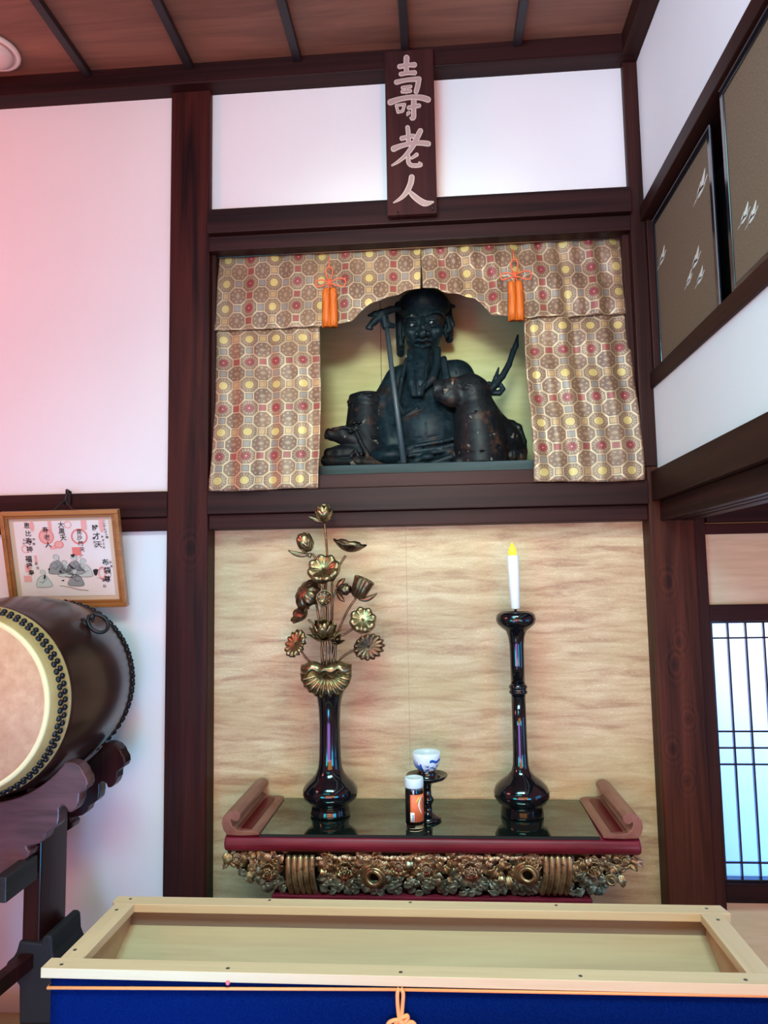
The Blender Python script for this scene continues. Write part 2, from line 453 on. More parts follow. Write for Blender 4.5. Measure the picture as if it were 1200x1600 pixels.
# pillars
trim('dark square pillar left of the statue niche and altar', M['pillar'], -1.028, -.868, 0, .16, 0, 3.56, bevel=.006, cat='pillar')
trim('knotty brown corner pillar right of the altar', M['pillar_r'], .760, .918, 0, .15, 0, 1.95, bevel=.006, cat='pillar')
trim('dark upper corner post right of the statue niche', BZ, .747, .802, 0, .15, 1.95, 3.56, bevel=.004, cat='pillar')
trim('thin dark post at the niche right edge', BZ, .722, .747, .03, .12, 1.952, 2.85, cat='post')
trim('thin dark post at the niche left edge', BZ, -.868, -.852, .03, .12, 1.952, 2.85, cat='post')
# beams on the back wall
trim('dark beam under the ceiling along the back wall', B, -4.2, .802, -.05, .06, 3.516, 3.60)
trim('dark lintel below the upper white panel', B, -.868, .747, -.03, .10, 2.906, 3.003)
trim('narrow second lintel over the curtain', B, -.868, .747, -.005, .06, 2.845, 2.904)
trim('grooved soffit rail over the curtain', B, -.868, .747, .062, .075, 2.853, 2.90)
trim('inner soffit rail over the curtain', B, -.868, .747, .12, .15, 2.83, 2.90)
trim('reddish sill board under the statue plank', M['redbeam'], -.868, .760, .0, .13, 1.90, 1.952)
trim('wide dark sill beam between statue niche and altar', B, -.868, .760, -.012, .13, 1.812, 1.899)
trim('narrow reddish rail at the top of the gold wallpaper', M['redbeam'], -.868, .760, .012, .12, 1.756, 1.811)
trim('dark wall beam behind the picture frame', B, -4.2, -1.026, -.005, .08, 1.807, 1.905)
trim('reddish lower strip of the wall beam behind the picture', M['redbeam'], -4.2, -1.026, .008, .08, 1.755, 1.806)
# right wall above the opening
W0, W1 = .80, .90; YE = -2.4
mb = MB().box(W0, W1, YE, 0.01, 2.935, 3.56)
struct(mb.build('wall_right_upper', M['plaster']), 'white plaster of the right wall above the sliding doors', 'wall')
mb = MB().box(W0, W1, YE, 0.01, 1.92, 2.24)
struct(mb.build('wall_right_lower', M['plaster']), 'white plaster strip of the right wall below the sliding doors', 'wall')
trim('dark beam under the ceiling along the right wall', BY, .735, .80, YE, -.05, 3.516, 3.60)
trim('dark head rail above the small sliding doors', BY, .783, .95, YE, -.002, 2.878, 2.935)
trim('dark sill rail below the small sliding doors', BY, .788, .95, YE, -.002, 2.238, 2.296)
trim('dark upright at the far end of the sliding doors', BZ, .802, .95, -.011, .03, 2.24, 2.935, cat='post')
trim('dark lintel beam over the opening on the right', BY, .772, .92, YE, -.006, 1.822, 1.93)
mb = MB()
for x0, x1 in ((.80, .825), (.838, .862), (.875, .92)): mb.box(x0, x1, YE, -.0, 1.75, 1.775)
mb.box(.80, .92, YE, 0, 1.774, 1.821)
_tn[0] += 1
struct(mb.build('trim_%d' % _tn[0], BY, bevel=.002), 'grooved door head rail over the opening on the right', 'beam')
struct(quick_box('wall_cupboard', M['void'], .945, .96, YE, 0.0, 2.24, 2.94), 'dark back board of the cupboard behind the sliding doors', 'wall')
# ceiling battens
for i, xb in enumerate((-1.77, -1.353, -.937, -.505, -.083, .345)):
    trim('%s ceiling batten from the left' % ('outermost first second third fourth fifth'.split()[i]), M['batten'], xb-.016, xb+.016, -4.5, -.05, 3.572, 3.60, cat='batten')
# next room seen through the opening
struct(MB().box(.965, 2.6, .05, .12, 1.444, 1.75).box(.965, 2.6, .05, .12, 0, .43).build('wall_next_room', M['tanpaper']), 'tan wall above and below the window on the right', 'wall')
trim('dark upright between corner pillar and window', M['beam_z'], .918, .962, .02, .13, 0, 1.80, cat='post')
trim('dark top rail above the tan wall panel', B, .962, 2.6, .0, .12, 1.742, 1.86)
trim('second top rail above the tan wall panel', M['redbeam'], .962, 2.6, .03, .12, 1.70, 1.738)
trim('dark window head rail', B, .962, 2.6, .02, .12, 1.388, 1.446)
trim('dark window sill rail', B, .962, 2.6, .02, .12, .425, .49)
wn = thing('window_1', 'latticed paper window glowing blue and white on the right', 'window', (1.5, .07, .49)); wn['kind'] = 'structure'
mb = MB().box(.958, .972, .035, .085, .49, 1.388).box(2.05, 2.09, .035, .085, .49, 1.388).box(.972, 2.05, .035, .085, 1.380, 1.388).box(.972, 2.05, .035, .085, .488, .498)
mb.build('window_frame', M['dark_edge'], wn)
mb = MB()
for k in range(1, 18):
    mb.box(.969+k*.0625-.003, .969+k*.0625+.003, .05, .062, .495, 1.384)
mb.build('lattice', M['dark_edge'], wn)
mb = MB()
for z in (1.326, .997, .94, .883, .548): mb.box(.972, 2.05, .052, .060, z-.003, z+.003)
mb.build('lattice_rail', M['dark_edge'], wn)
quick_box('pane', M['shoji'], .97, 2.06, .066, .069, .49, 1.388, wn)

# ------------------------------------------------------------------ small sliding doors with painted cranes
M['crane'] = plain('white crane paint', (.62,.62,.55), .8); M['crane_dark'] = plain('dark crane paint', (.03,.03,.03), .8)
def sliding_door(label, xf, y0, y1, z0, z1, cranes):
    t = thing('sliding_door', label, 'sliding door', (xf, (y0+y1)/2, z0), 'small painted cupboard doors on the right wall')
    fw = .022
    mb = MB().box(xf, xf+.009, y0, y0+fw, z0, z1).box(xf, xf+.009, y1-fw, y1, z0, z1).box(xf, xf+.009, y0+fw, y1-fw, z0, z0+fw).box(xf, xf+.009, y0+fw, y1-fw, z1-fw, z1)
    mb.build('frame', M['dark_edge'], t, bevel=.002)
    mb = MB().box(xf-.001, xf+.0025, y0-.003, y0, z0, z1).box(xf-.001, xf+.0025, y0-.003, y1, z1, z1+.003)
    mb.build('edge_strip', M['edge_light'], t)
    quick_box('panel', M['fusuma'], xf+.004, xf+.008, y0+fw, y1-fw, z0+fw, z1-fw, t)
    for (px, py, s) in cranes:
        p = atX(px, py, xf+.003); mb = MB()
        # a standing-off little bird: body, neck, two raised wings, dark tail and legs
        def P(a, b): return (xf+.0035, p[1]-a*s*2.3, p[2]+b*s)
        def leaf(pts):
            n = len(pts); mb.add([P(*q) for q in pts]+[(P(*q)[0]-.0008, P(*q)[1], P(*q)[2]) for q in pts],
                                 [tuple(range(n)), tuple(range(2*n-1, n-1, -1))]+[(i, i+n, (i+1) % n+n, (i+1) % n) for i in range(n)])
        leaf([(-.3,-.22), (-.05,-.34), (.25,-.26), (.5,-.02), (.3,.16), (-.1,.12), (-.3,-.02)])
        leaf([(.25,-.1), (.45,.0), (.62,.22), (.78,.42), (.70,.44), (.5,.2), (.3,.02)])
        leaf([(-.12,.0), (.3,.0), (.46,.40), (.54,.80), (.58,1.15), (.34,.8), (.06,.38)])
        leaf([(-.3,-.08), (.05,-.02), (.12,.3), (.16,.66), (-.1,.36)])
        leaf([(-.2,-.1), (-.45,-.26), (-.65,-.42), (-.4,-.32), (-.1,-.16)])
        mb.build('painted_crane', M['crane'], t)
    return t
sliding_door('first painted cupboard door on the right wall with five small white cranes', .822, -.592, -.013, 2.297, 2.868,
             [(1093, 300, .040), (1033, 408, .034), (1085, 412, .034), (1075, 441, .026), (1092, 438, .028)])
sliding_door('nearer painted cupboard door on the right wall with two white birds', .799, -1.50, -.735, 2.297, 2.876,
             [(1161, 343, .026), (1173, 342, .026)])

# ------------------------------------------------------------------ ceiling light
M['lamp'] = plain('pale lamp plastic', (.70,.56,.53), .45); M['lamp_rim'] = plain('pale lamp rim', (.78,.66,.62), .35)
lc = atZ(0, 86, 3.575); lx, ly = lc[0]-.035, lc[1]
t = thing('ceiling_light', 'round pale ceiling light at the upper left by the wall beam', 'ceiling light', (lx, ly, 3.60))
MB().lathe([(.0, 3.600), (.098, 3.600), (.103, 3.592), (.100, 3.583), (.088, 3.580), (.084, 3.588), (0, 3.588)], (lx, ly, 0), 48).build('rim', M['lamp_rim'], t)
MB().lathe([(.0, 3.556), (.03, 3.557), (.058, 3.562), (.074, 3.572), (.078, 3.588), (0, 3.588)], (lx, ly, 0), 48).build('cover', M['lamp'], t)

# ------------------------------------------------------------------ signboard with three carved characters
M['sign'] = wood('signboard wood', (0.0197,0.0055,0.0062), (0.0584,0.0150,0.0136), 2, .6, spec=.14, across=12, along=1)
M['carve_lo'] = plain('carved letter face', (.36,.24,.22), .7); M['carve_hi'] = plain('carved letter edge', (.62,.50,.44), .7)
YS = -.075
tl, tr_, bl, br = [atY(x, y, YS) for x, y in ((598, 80), (675, 76), (608, 336), (685, 333))]
xl, xr = (tl[0]+bl[0])/2, (tr_[0]+br[0])/2; zb, zt = (bl[2]+br[2])/2, (tl[2]+tr_[2])/2
t = thing('signboard', 'tall dark wooden signboard with three carved pale characters above the niche', 'signboard', ((xl+xr)/2, YS, zb))
quick_box('board', M['sign'], xl, xr, YS, YS+.022, zb, zt, t, bevel=.003)
def sp(a, b, d):
    q = atY(580+a/5.517, 60+b/5.517, YS); return (q[0], YS-d, q[2])
strokes = [
 [(305,172,50),(303,240,46),(305,298,42)], [(246,247,42),(320,235,36),(372,232,46)], [(256,312,38),(320,302,34),(374,300,42)],
 [(218,382,42),(310,362,36),(412,355,44)], [(410,360,44),(402,410,44),(388,462,42)],
 [(270,430,30),(340,420,30)], [(306,425,26),(304,468,26)], [(268,464,30),(338,458,30)],
 [(166,555,52),(240,530,44),(340,512,42),(430,515,48),(490,532,50)],
 [(217,585,26),(232,640,26)], [(217,582,24),(290,572,24)], [(288,575,26),(272,630,26)], [(232,640,24),(270,632,24)],
 [(325,602,36),(370,592,34),(412,584,38)], [(368,548,48),(366,620,44),(366,680,44),(352,695,34),(338,688,16)], [(310,668,12),(318,652,30),(326,645,28)],
 [(314,772,38),(320,830,40),(322,905,40)], [(266,866,42),(320,852,34),(362,846,40)], [(195,955,52),(260,930,42),(350,908,40),(430,905,44),(492,912,46)],
 [(424,802,46),(395,860,48),(350,945,44),(290,1020,36),(230,1068,26),(180,1098,14)],
 [(392,1006,34),(350,1036,22)], [(320,1018,38),(322,1070,38),(345,1096,36),(390,1100,36),(428,1092,34),(412,1070,12)],
 [(350,1200,48),(338,1260,48),(300,1335,42),(250,1385,28),(194,1418,10)], [(318,1305,16),(355,1350,44),(415,1400,52),(470,1425,50),(534,1412,14)]]
for c0, c1 in ((0, 16), (16, 22), (22, 24)):
    lo, hi = MB(), MB()
    for q_, st in enumerate(strokes[c0:c1]):
        hi.prism(ribbon(st), sp, 0, .0035+.00004*q_)
        lo.prism(ribbon([(a, b, max(w-13, 4)) for a, b, w in st]), sp, .003, .0050+.00004*q_)
    hp = hi.build('carved_character', M['carve_hi'], t); hp['label'] = 'pale carved character'
    lo.build('letter_face', M['carve_lo'], hp)
for px, py in ((600+22, 60+277), (600+76, 60+268)):
    q = atY(px, py, YS); MB().tube([(q[0], YS+.01, q[2]), (q[0], YS-.008, q[2]), (q[0], YS-.008, q[2]+.012)], .003, 6).build('hook', M['dark_edge'], t)
# ------------------------------------------------------------------ altar table
M['redlac'] = G('worn red lacquer', .36, spec=.25, coat=.08); g = M['redlac']
n = g.noise(g.coord('Object', (7, 7, 40)), 1.0, 4); g.color(g.ramp(n, [(.3, (.12,.007,.016)), (.7, (.23,.019,.040))])); M['redlac'] = g.m
g = G('faded red lacquer', .38, coat=.15); n = g.noise(g.coord('Object', (25, 6, 25)), 1.0, 4)
g.color(g.ramp(n, [(.3, (.16,.042,.032)), (.7, (.30,.105,.075))])); M['redlac2'] = g.m
M['redinlay'] = plain('deep red inlay', (.11,.004,.006), .35)
g = G('mirror-black table top', .03, spec=.5, ior=2.9); g.color((.006,.010,.008)); g.set('Specular Tint', (.82,1.0,.90)); M['glass_top'] = g.m
def gold(name, c1, c2, rough=.34, metal=.9, dirt=(.03,.018,.010)):
    g = G(name, rough, metal=metal); v = g.coord('Object')
    n = g.noise(v, 28, 4); n2 = g.noise(v, 95, 3)
    g.color(g.mix(n2.step(.55, .72)*.75, g.ramp(n, [(.35, c1), (.65, c2)]), dirt)); g.bump(n2, .15, .002); return g.m
M['gold'] = gold('aged gilding', (.25,.145,.075), (.55,.385,.215), .40, .85)
M['gold_green'] = gold('greenish gilding', (.16,.145,.105), (.40,.375,.28), .42, .8)
M['gold_pink'] = gold('coppery gilding', (.36,.20,.13), (.62,.42,.29), .42, .8)
M['brass'] = gold('aged brass', (.17,.115,.055), (.44,.33,.165), .32, .95, (.05,.03,.015))
M['brass_dark'] = gold('dark bronze', (.085,.05,.028), (.24,.15,.08), .32, .9, (.02,.012,.008))
M['carvback'] = plain('dark backing', (.012,.008,.006), .6)

ZA = .75; YF = -.324; YB = .083; AX = -.054
al = thing('altar_table', 'low red lacquer altar table with scroll ends and gilded flower carving', 'altar table', (AX, -.12, 0))
# top slab and rounded front rail
quick_box('top_board', M['redlac'], AX-.645, AX+.645, YF+.03, YB, .708, ZA-.004, al, bevel=.004)
pf = []
for k in range(13):
    a = PI/2 - PI*k/12; pf.append((YF+.036-.036*math.cos(a)**.8 if math.cos(a) > 0 else YF+.036, .7215+.0265*math.sin(a)))
mb = MB(); vs = []
xs = [AX-.652, AX-.646, AX+.646, AX+.652]
for i, x in enumerate(xs):
    sc = .86 if i in (0, 3) else 1
    for y, z in pf+[(YF+.06, .695), (YF+.06, .748)]:
        vs.append((x, YF+.036+(y-YF-.036)*sc, .7215+(z-.7215)*sc))
m = len(pf)+2
fs = [(i*m+k, (i+1)*m+k, (i+1)*m+(k+1) % m, i*m+(k+1) % m) for i in range(3) for k in range(m)]+[tuple(range(m)), tuple(range(4*m-1, 3*m-1, -1))]
mb.add(vs, fs); mb.build('front_rail', M['redlac'], al, bevel=.002)
def onz(px, py): q = atZ(px, py, ZA); return (q[0], q[1])
gp = [onz(405, 1304), onz(937, 1308), onz(906, 1250.5), onz(446, 1247.5)]
MB().prism(gp, lambda a, b, d: (a, b, d), ZA-.004, ZA+.0015).build('glass_top', M['glass_top'], al)
quick_box('glass_edge', M['void'], gp[0][0], gp[1][0], gp[0][1]-.004, gp[0][1], ZA-.006, ZA+.0015, al)
# scroll ends: hook profile from the photograph's front view, run back along the side
def spf(px, py):
    q = atY(px, py, YF+.004); return (q[0], q[2]-.0015)
hook = [(405,1304),(398,1304.5),(375,1305),(355,1304),(349,1296),(346.5,1286),(348,1277),(353,1270),(361,1266),(369,1266),(375,1271),(375.5,1277),(372,1282),(366,1283),(361.5,1279.5),(361,1284),(363,1290),(368,1295),(376,1297),(390,1297.5),(400,1298.5),(404,1301)]
hk = [spf(*p) for p in hook]
dx0 = hk[0][0]-gp[0][0]
for sgn in (1, -1):
    def fn(a, b, d, sgn=sgn): return (a if sgn > 0 else 2*AX-a, d, max(b, ZA-.003))
    e = MB().prism(hk, fn, YF+.002, YB-.012).build('scroll_end', M['redlac2'], al, bevel=.0025)
    e['label'] = 'curled faded red end of the table top, %s' % ('left' if sgn > 0 else 'right')
    ip = [spf(374, 1296.6), spf(394, 1297.4)]
    def fx(x): return x if sgn > 0 else 2*AX-x
    xa, xb = sorted((fx(ip[0][0]+.0), fx(ip[0][0]+.036)))
    poly = [(xa, YF+.02), (xb, YF+.02)]+[((xa+xb)/2+(xb-xa)/2*math.cos(PI*k/8), YB-.06+(xb-xa)/2*math.sin(PI*k/8)) for k in range(9)]
    z0 = ip[0][1]
    MB().prism(poly, lambda a, b, d: (a, b, d), z0-.002, z0+.0016).build('inlay', M['redinlay'], e)
# base below the carving
quick_box('lower_body', M['carvback'], AX-.50, AX+.50, YF+.07, YB, .40, .71, al)
quick_box('base_rail', M['redlac'], AX-.50, AX+.50, YF+.012, YB, .545, .566, al, bevel=.003)
quick_box('plinth', M['redlac'], AX-.47, AX+.47, YF+.03, YB, 0, .545, al, bevel=.003)
# gilded carving
YC = YF+.035
def cp(px, py, d=0.0):
    q = atY(px, py, YC); return np.array([q[0], YC-d, q[2]])
PXM = 1/ (FPX/(YC+2.7))
def leaf_patch(mb, c, ang, L, W, lift=.012, lobes=3, curl=.3, n=9):
    """serrated leaf lying on the panel face, midrib sunk, edges curling"""
    dx, dz = math.cos(ang), math.sin(ang); c = np.array(c, float)
    def fn(u, v):
        v2 = v*2-1; w = W*1.15*math.sin(PI*min(u**.75*.93+.07, 1))*(1+.22*math.sin(u*lobes*2*PI)*abs(v2))
        a, b = u*L, v2*w
        dd = lift*(math.sin(PI*u*.9)+.15) + .35*W*abs(v2)**1.2*(1-curl*u*2) - lift*1.1*curl*u*u
        return (c[0]+a*dx-b*dz, c[1]-dd, c[2]+a*dz+b*dx)
    mb.grid(fn, n, 5)
def peony(c, R, name, parent, mat, k=0):
    mb = MB(); c = np.array(c, float)
    for ring, (n, rr, tilt, sz) in enumerate(((9, .95, .35, .55), (8, .66, .75, .50), (6, .36, 1.1, .42), (4, .12, 1.35, .30))):
        for i in range(n):
            a = 2*PI*(i+.5*(ring % 2))/n+.2*k
            rd = np.array([math.cos(a), 0, math.sin(a)]); tg = np.array([-math.sin(a), 0, math.cos(a)]); nr = np.array([0, -1.0, 0])
            def fn(u, v):
                v2 = v*2-1; w = sz*R*math.sin(PI*(.18+.72*u))*.75
                r = rr*R*(.25+.75*u*math.cos(tilt*.7)); h = R*(.10+.20*ring+.55*u*math.sin(tilt)-.22*u*u*(ring == 0))
                cup = .22*R*(v2*v2)*(1 if ring < 3 else .5)
                return c+rd*(r-cup*.3)+tg*(v2*w)+nr*(h*.75+cup*.5)
            mb.grid(fn, 6, 5)
    mb.ell(c+np.array([0, -R*.55, 0]), R*.16, 8, 6)
    return mb.build(name, mat, parent, solid=.0022, fixn=False)
def outline_panel(pts, name):
    return MB().prism([(cp(*p)[0], cp(*p)[2]) for p in pts], lambda a, b, d: (a, d, b), YC+.012, YC+.03).build(name, M['carvback'], al)
sections = [
 ('left', [(353,1327),(356,1344),(372,1362),(398,1378),(424,1391),(450,1396),(452,1330)]),
 ('middle', [(494,1333),(494,1394),(848,1398),(850,1336)]),
 ('right', [(888,1336),(886,1398),(925,1396),(955,1380),(980,1362),(994,1346),(998,1334)])]
R3 = random.Random(3)
def inside(p, poly):
    x, y = p; r = False
    for i in range(len(poly)):
        (x1, y1), (x2, y2) = poly[i], poly[(i+1) % len(poly)]
        if (y1 > y) != (y2 > y) and x < (x2-x1)*(y-y1)/(y2-y1)+x1: r = not r
    return r
PE = {'left': [(372,1340,10), (422,1356,20)], 'middle': [(541,1354,22), (623,1350,11), (666,1353,15), (735,1354,22)], 'right': [(925,1353,19), (974,1341,11)]}
SW = {'left': [], 'middle': [(585,1367,20), (823,1362,19)], 'right': [(952,1372,9)]}
for nm, poly in sections:
    pan = outline_panel(poly, 'carved_panel'); pan['label'] = {'left': 'dark backing of the left carved corner', 'middle': 'dark backing of the middle carving', 'right': 'dark backing of the right carved corner'}[nm]
    for i, (x, y, r) in enumerate(PE[nm]): peony(cp(x, y, .006), r*PXM, 'carved_peony', pan, M['gold' if (i+x) % 2 else 'gold_pink'], i)
    for (x, y, r) in SW[nm]:
        mb = MB(); R = r*PXM; c = cp(x, y, .012)
        for q, (rr, th, dd) in enumerate(((.92, .16, 0), (.72, .15, .008), (.52, .15, .015))):
            pts = [c+np.array([R*rr*math.cos(a)*(1+.05*math.sin(2*a+q)), -dd-.006*math.sin(a+q), R*rr*.9*math.sin(a)]) for a in [2*PI*k/28 for k in range(28)]]
            mb.tube(pts, R*th, 8, closed=True)
        for q in range(5):
            a = .5+q*.28; leaf_patch(mb, c+np.array([R*.55*math.cos(a), -.01, R*.55*math.sin(a)]), a, R*.75, R*.16, .006, 1)
        mb.build('carved_whorl', M['gold'], pan, solid=.0015, fixn=False)
    mats = {'gold': MB(), 'gold_green': MB(), 'gold_pink': MB()}
    xs_ = [p[0] for p in poly]; ys_ = [p[1] for p in poly]
    # leaves radiating from every flower and scroll
    for (x, y, r) in PE[nm]+SW[nm]:
        nn = 9 if r > 12 else 6
        for i in range(nn):
            a = 2*PI*i/nn+R3.uniform(-.25, .25); L = r*R3.uniform(.75, 1.1)
            tip = (x+math.cos(a)*(r*.75+L*.8), y-math.sin(a)*(r*.75+L*.8))
            if not inside(tip, poly) or tip[0] < min(xs_)+4 or tip[0] > max(xs_)-4: continue
            cl = 'gold_green' if (tip[1] > 1366) else ('gold_pink' if tip[1] < 1343 else 'gold')
            leaf_patch(mats[cl], cp(x+math.cos(a)*r*.75, y-math.sin(a)*r*.75, .002), a, L*PXM, r*.30*PXM+.002, .010, 3)
    # smaller filler leaves on a jittered lattice
    for gx in range(int(min(xs_)), int(max(xs_)), 9):
        for gy in range(1330, 1402, 9):
            x, y = gx+R3.uniform(-4, 4), gy+R3.uniform(-3, 3)
            if not inside((x, y), poly) or any((x-a)**2+(y-b)**2 < (r*.8)**2 for a, b, r in PE[nm]+SW[nm]): continue
            if x < min(xs_)+5 or x > max(xs_)-5: continue
            cl = 'gold_green' if (y > 1370 or R3.random() < .15) else ('gold_pink' if y < 1342 and R3.random() < .7 else 'gold')
            a = R3.uniform(0, 2*PI) if y < 1380 else R3.choice([.5, 2.6])+R3.uniform(-.3, .3)
            leaf_patch(mats[cl], cp(x, y, R3.uniform(-.004, .008)), a, R3.uniform(13, 22)*PXM, R3.uniform(3.6, 6)*PXM, R3.uniform(.006, .014), R3.choice([1, 2, 3]), R3.uniform(.1, .5))
    for cl, mb in mats.items():
        if mb.v: mb.build('carved_foliage', M[cl], pan, solid=.0022, fixn=False)
# frieze of small blossoms right under the rail
mb = MB()
for k in range(44):
    x = 500+k*8.1
    leaf_patch(mb, cp(x, 1334+R3.uniform(-2, 3), R3.uniform(.004, .012)), -PI/2+R3.uniform(-.5, .5), 9*PXM, 4.4*PXM, .007, 1)
mb.build('carved_frieze', M['gold_pink'], al, solid=.0018, fixn=False)
for xc in (473, 868):
    mb = MB(); sg = -1 if xc < 600 else 1
    for k in range(5):
        x = xc+(k-2)*9.2
        pts = []
        for j in range(13):
            u = j/12; pts.append(cp(x+sg*(2.5-6*(u-.15)**2*1.4), 1334+u*61, .020*math.sin(PI*(.08+.84*u))+.004))
        mb.tube(pts, [4.6*PXM*(1 if 0 < j < 12 else .8) for j in range(13)], 10)
    mb.build('ribbed_band', M['gold'], al)

# ------------------------------------------------------------------ vase
def lathe_thing(o_name, part, label, cat, c, prof, mat, n=64, extra=None):
    t = thing(o_name, label, cat, c)
    MB().lathe(prof, c, n).build(part, mat, t); return t
VX, VY = -.394, -.108; ZT = ZA+.0015
k = (VY+2.7)/FPX
def prof_px(rows, ybase, zbase, kk): return [(w*kk, zbase+(ybase-y)*kk) for w, y in rows]
vase = thing('vase', 'tall black lacquer vase with round belly on the altar, holding brass lotuses', 'vase', (VX, VY, ZT))
rows = [(0,1280),(30,1280),(30.5,1277),(29.5,1274),(28.5,1266),(29,1263.5),(33,1261),(40,1255),(42,1248),(41,1241),(36,1233),(28,1226),(22,1219),(18.5,1210),(17,1195),(16.3,1170),(16,1145),(17,1122),(19,1108),(22,1097.5),(22.3,1096),(21,1096),(17.5,1106),(15,1122),(14,1150),(14,1190),(0,1192)]
zv = [(w*k, ZT+(1281-y)*k*1.0) for w, y in rows]
MB().lathe(zv, (VX, VY, 0), 72).build('body', M['black_lacquer'], vase)
MB().lathe([(29.2*k, ZT+.002), (30*k, ZT+.003), (29.6*k, ZT+5*k), (28.4*k, ZT+5*k)], (VX, VY, 0), 72).build('foot_ring', M['black_lacquer'], vase)

# ------------------------------------------------------------------ candlestick and candle
KX, KY = .262, -.098
kc = (KY+2.7)/FPX
cs = thing('candlestick', 'tall black lacquer candlestick on the right side of the altar', 'candlestick', (KX, KY, ZT))
rows = [(0,1281),(31.5,1281),(32,1278),(30.5,1268),(30.5,1265),(36,1262),(41,1254),(41.5,1247),(38,1239),(30,1231),(20,1224),(14,1217),(11.8,1208),(11,1190),(10.6,1150),(10.6,1105)]
P1 = [(w*kc, ZT+(1281.5-y)*kc) for w, y in rows]
MB().lathe(P1, (KX, KY, 0), 64).build('base', M['black_lacquer'], cs)
rows = [(10.6,1105),(13.5,1103),(14,1100),(12,1097.5),(13.5,1095),(14,1092.5),(12,1090),(10.6,1088)]
MB().lathe([(w*kc, ZT+(1281.5-y)*kc) for w, y in rows], (KX, KY, 0), 48).build('collar', M['black_lacquer'], cs)
rows = [(10.6,1089),(10.6,1060),(11,1030),(12.5,1018),(16,1009),(23,1004),(29,998),(30.5,992),(29,985),(25,981),(23,980.5),(22,983),(0,984)]
MB().lathe([(w*kc, ZT+(1281.5-y)*kc) for w, y in rows], (KX, KY, 0), 64).build('drip_cup', M['black_lacquer'], cs)
zc = ZT+(1281.5-984)*kc
MB().lathe([(2.2*kc, zc), (1.8*kc, zc+10*kc)], (KX, KY, 0), 12).build('spike', M['void'], cs)
M['wax'] = plain('white candle', (.80,.82,.82), .4); g = G('yellow flame bulb', .3); g.color((.9,.6,.03)); g.set('Emission Color', (1,.66,.03)); g.set('Emission Strength', .75); M['flame'] = g.m
cn = thing('candle', 'white electric candle with yellow plastic flame on the candlestick', 'candle', (KX, KY, zc+8.5*kc))
q0 = np.array([KX, KY, zc+8*kc]); 
tip = atY(801, 868, KY); ax = (tip-q0); Lc = np.linalg.norm(ax); ax /= Lc
fr = frame_of(ax)
def along(rowsz):
    mb = MB(); mb.lathe(rowsz, (0,0,0), 32)
    mb.v = [tuple(q0+fr.T@np.array(p)) for p in mb.v]; return mb
along([(0, 0), (6.4*kc, 0), (6.8*kc, .002), (8.3*kc, Lc*.5), (9.2*kc, Lc-.002), (8.6*kc, Lc), (6*kc, Lc-.002), (0, Lc-.002)]).build('stick', M['wax'], cn)
along([(0, Lc-.004), (5.6*kc, Lc-.002), (6.6*kc, Lc+5*kc), (5.2*kc, Lc+11*kc), (2.6*kc, Lc+16*kc), (.6*kc, Lc+20*kc), (0, Lc+20.5*kc)]).build('flame', M['flame'], cn)

# ------------------------------------------------------------------ tea stand, cup and jar
TX, TY = -.058, -.155; kt = (TY+2.7)/FPX
ts = thing('cup_stand', 'black lacquer cup stand with wide flange behind the small jar', 'cup stand', (TX, TY, ZT))
rows = [(0,1290),(20,1290),(21,1287),(14,1283),(7.5,1279),(6.5,1268),(9.5,1262),(9.8,1259),(6.5,1254),(5.8,1244),(7,1237),(17,1233),(28,1229),(31.5,1225),(31,1223.5),(26,1226.5),(16,1230),(15,1221),(14.5,1216.5),(12,1216.5),(11,1222),(0,1223)]
MB().lathe([(w*kt, ZT+(1290-y)*kt) for w, y in rows], (TX, TY, 0), 56).build('body', M['black_lacquer'], ts)
zcup = ZT+(1290-1221)*kt
g = G('blue and white porcelain', .12, coat=.4); x = g.xyz(g.coord('Object')); n = g.noise(g.coord('Object', (60, 60, 110)), 1.0, 3)
band = x[2].step(.010, .014)*(1.0-x[2].step(.030, .034))
g.color(g.mix((n.step(.50, .56)*band)*.9, (.72,.82,.88), (.03,.12,.42))); M['porcelain'] = g.m
M['cobalt'] = plain('cobalt painting', (.015,.10,.42), .2)
cu = thing('tea_cup', 'small blue and white porcelain cup on the black stand', 'cup', (TX, TY, zcup))
rows = [(0,1220.5),(10.5,1220.5),(11,1217),(13,1215.5),(18,1210),(20.5,1203),(21.3,1196),(21.4,1190),(20.6,1189.5),(20,1196),(18,1205),(13,1212),(0,1214)]
MB().lathe([(w*kt, zcup+(1220.5-y)*kt) for w, y in rows], (TX, TY, 0), 56).build('bowl', M['porcelain'], cu)
mb = MB()
def on_bowl(a, z):
    rr = np.interp(z, [3.5, 5, 10.5, 17.5, 24.5, 30.5], [11, 13, 18, 20.5, 21.3, 21.4])+.25
    return (TX+rr*kt*math.sin(a), TY-rr*kt*math.cos(a), zcup+z*kt)
for a, z0, z1, w in ((-.45, 5, 17, .14), (-.75, 6, 20, .06), (-.95, 8, 22, .05), (-1.15, 8, 20, .07)):
    mb.grid(lambda u, v: on_bowl(a+(v-.5)*2*w*(1.3-u), z0+(z1-z0)*u), 6, 4)
mb.grid(lambda u, v: on_bowl(.25+u*1.0, 18+v*4+1.2*math.sin(u*9)), 14, 3)
mb.grid(lambda u, v: on_bowl(.02+u*.2, 7+v*1.6), 5, 3)
mb.build('painting', M['cobalt'], cu, solid=.0004)
JX, JY = -.098, -.250; kj = (JY+2.7)/FPX
g = G('clear jar glass', .03); g.set('Transmission Weight', 1.0); g.color((.92,.97,.97)); g.set('IOR', 1.45); M['jarglass'] = g.m
M['jar_in'] = plain('dark jar filling', (.006,.010,.012), .3); M['lid'] = plain('pale blue jar lid', (.66,.78,.84), .35)
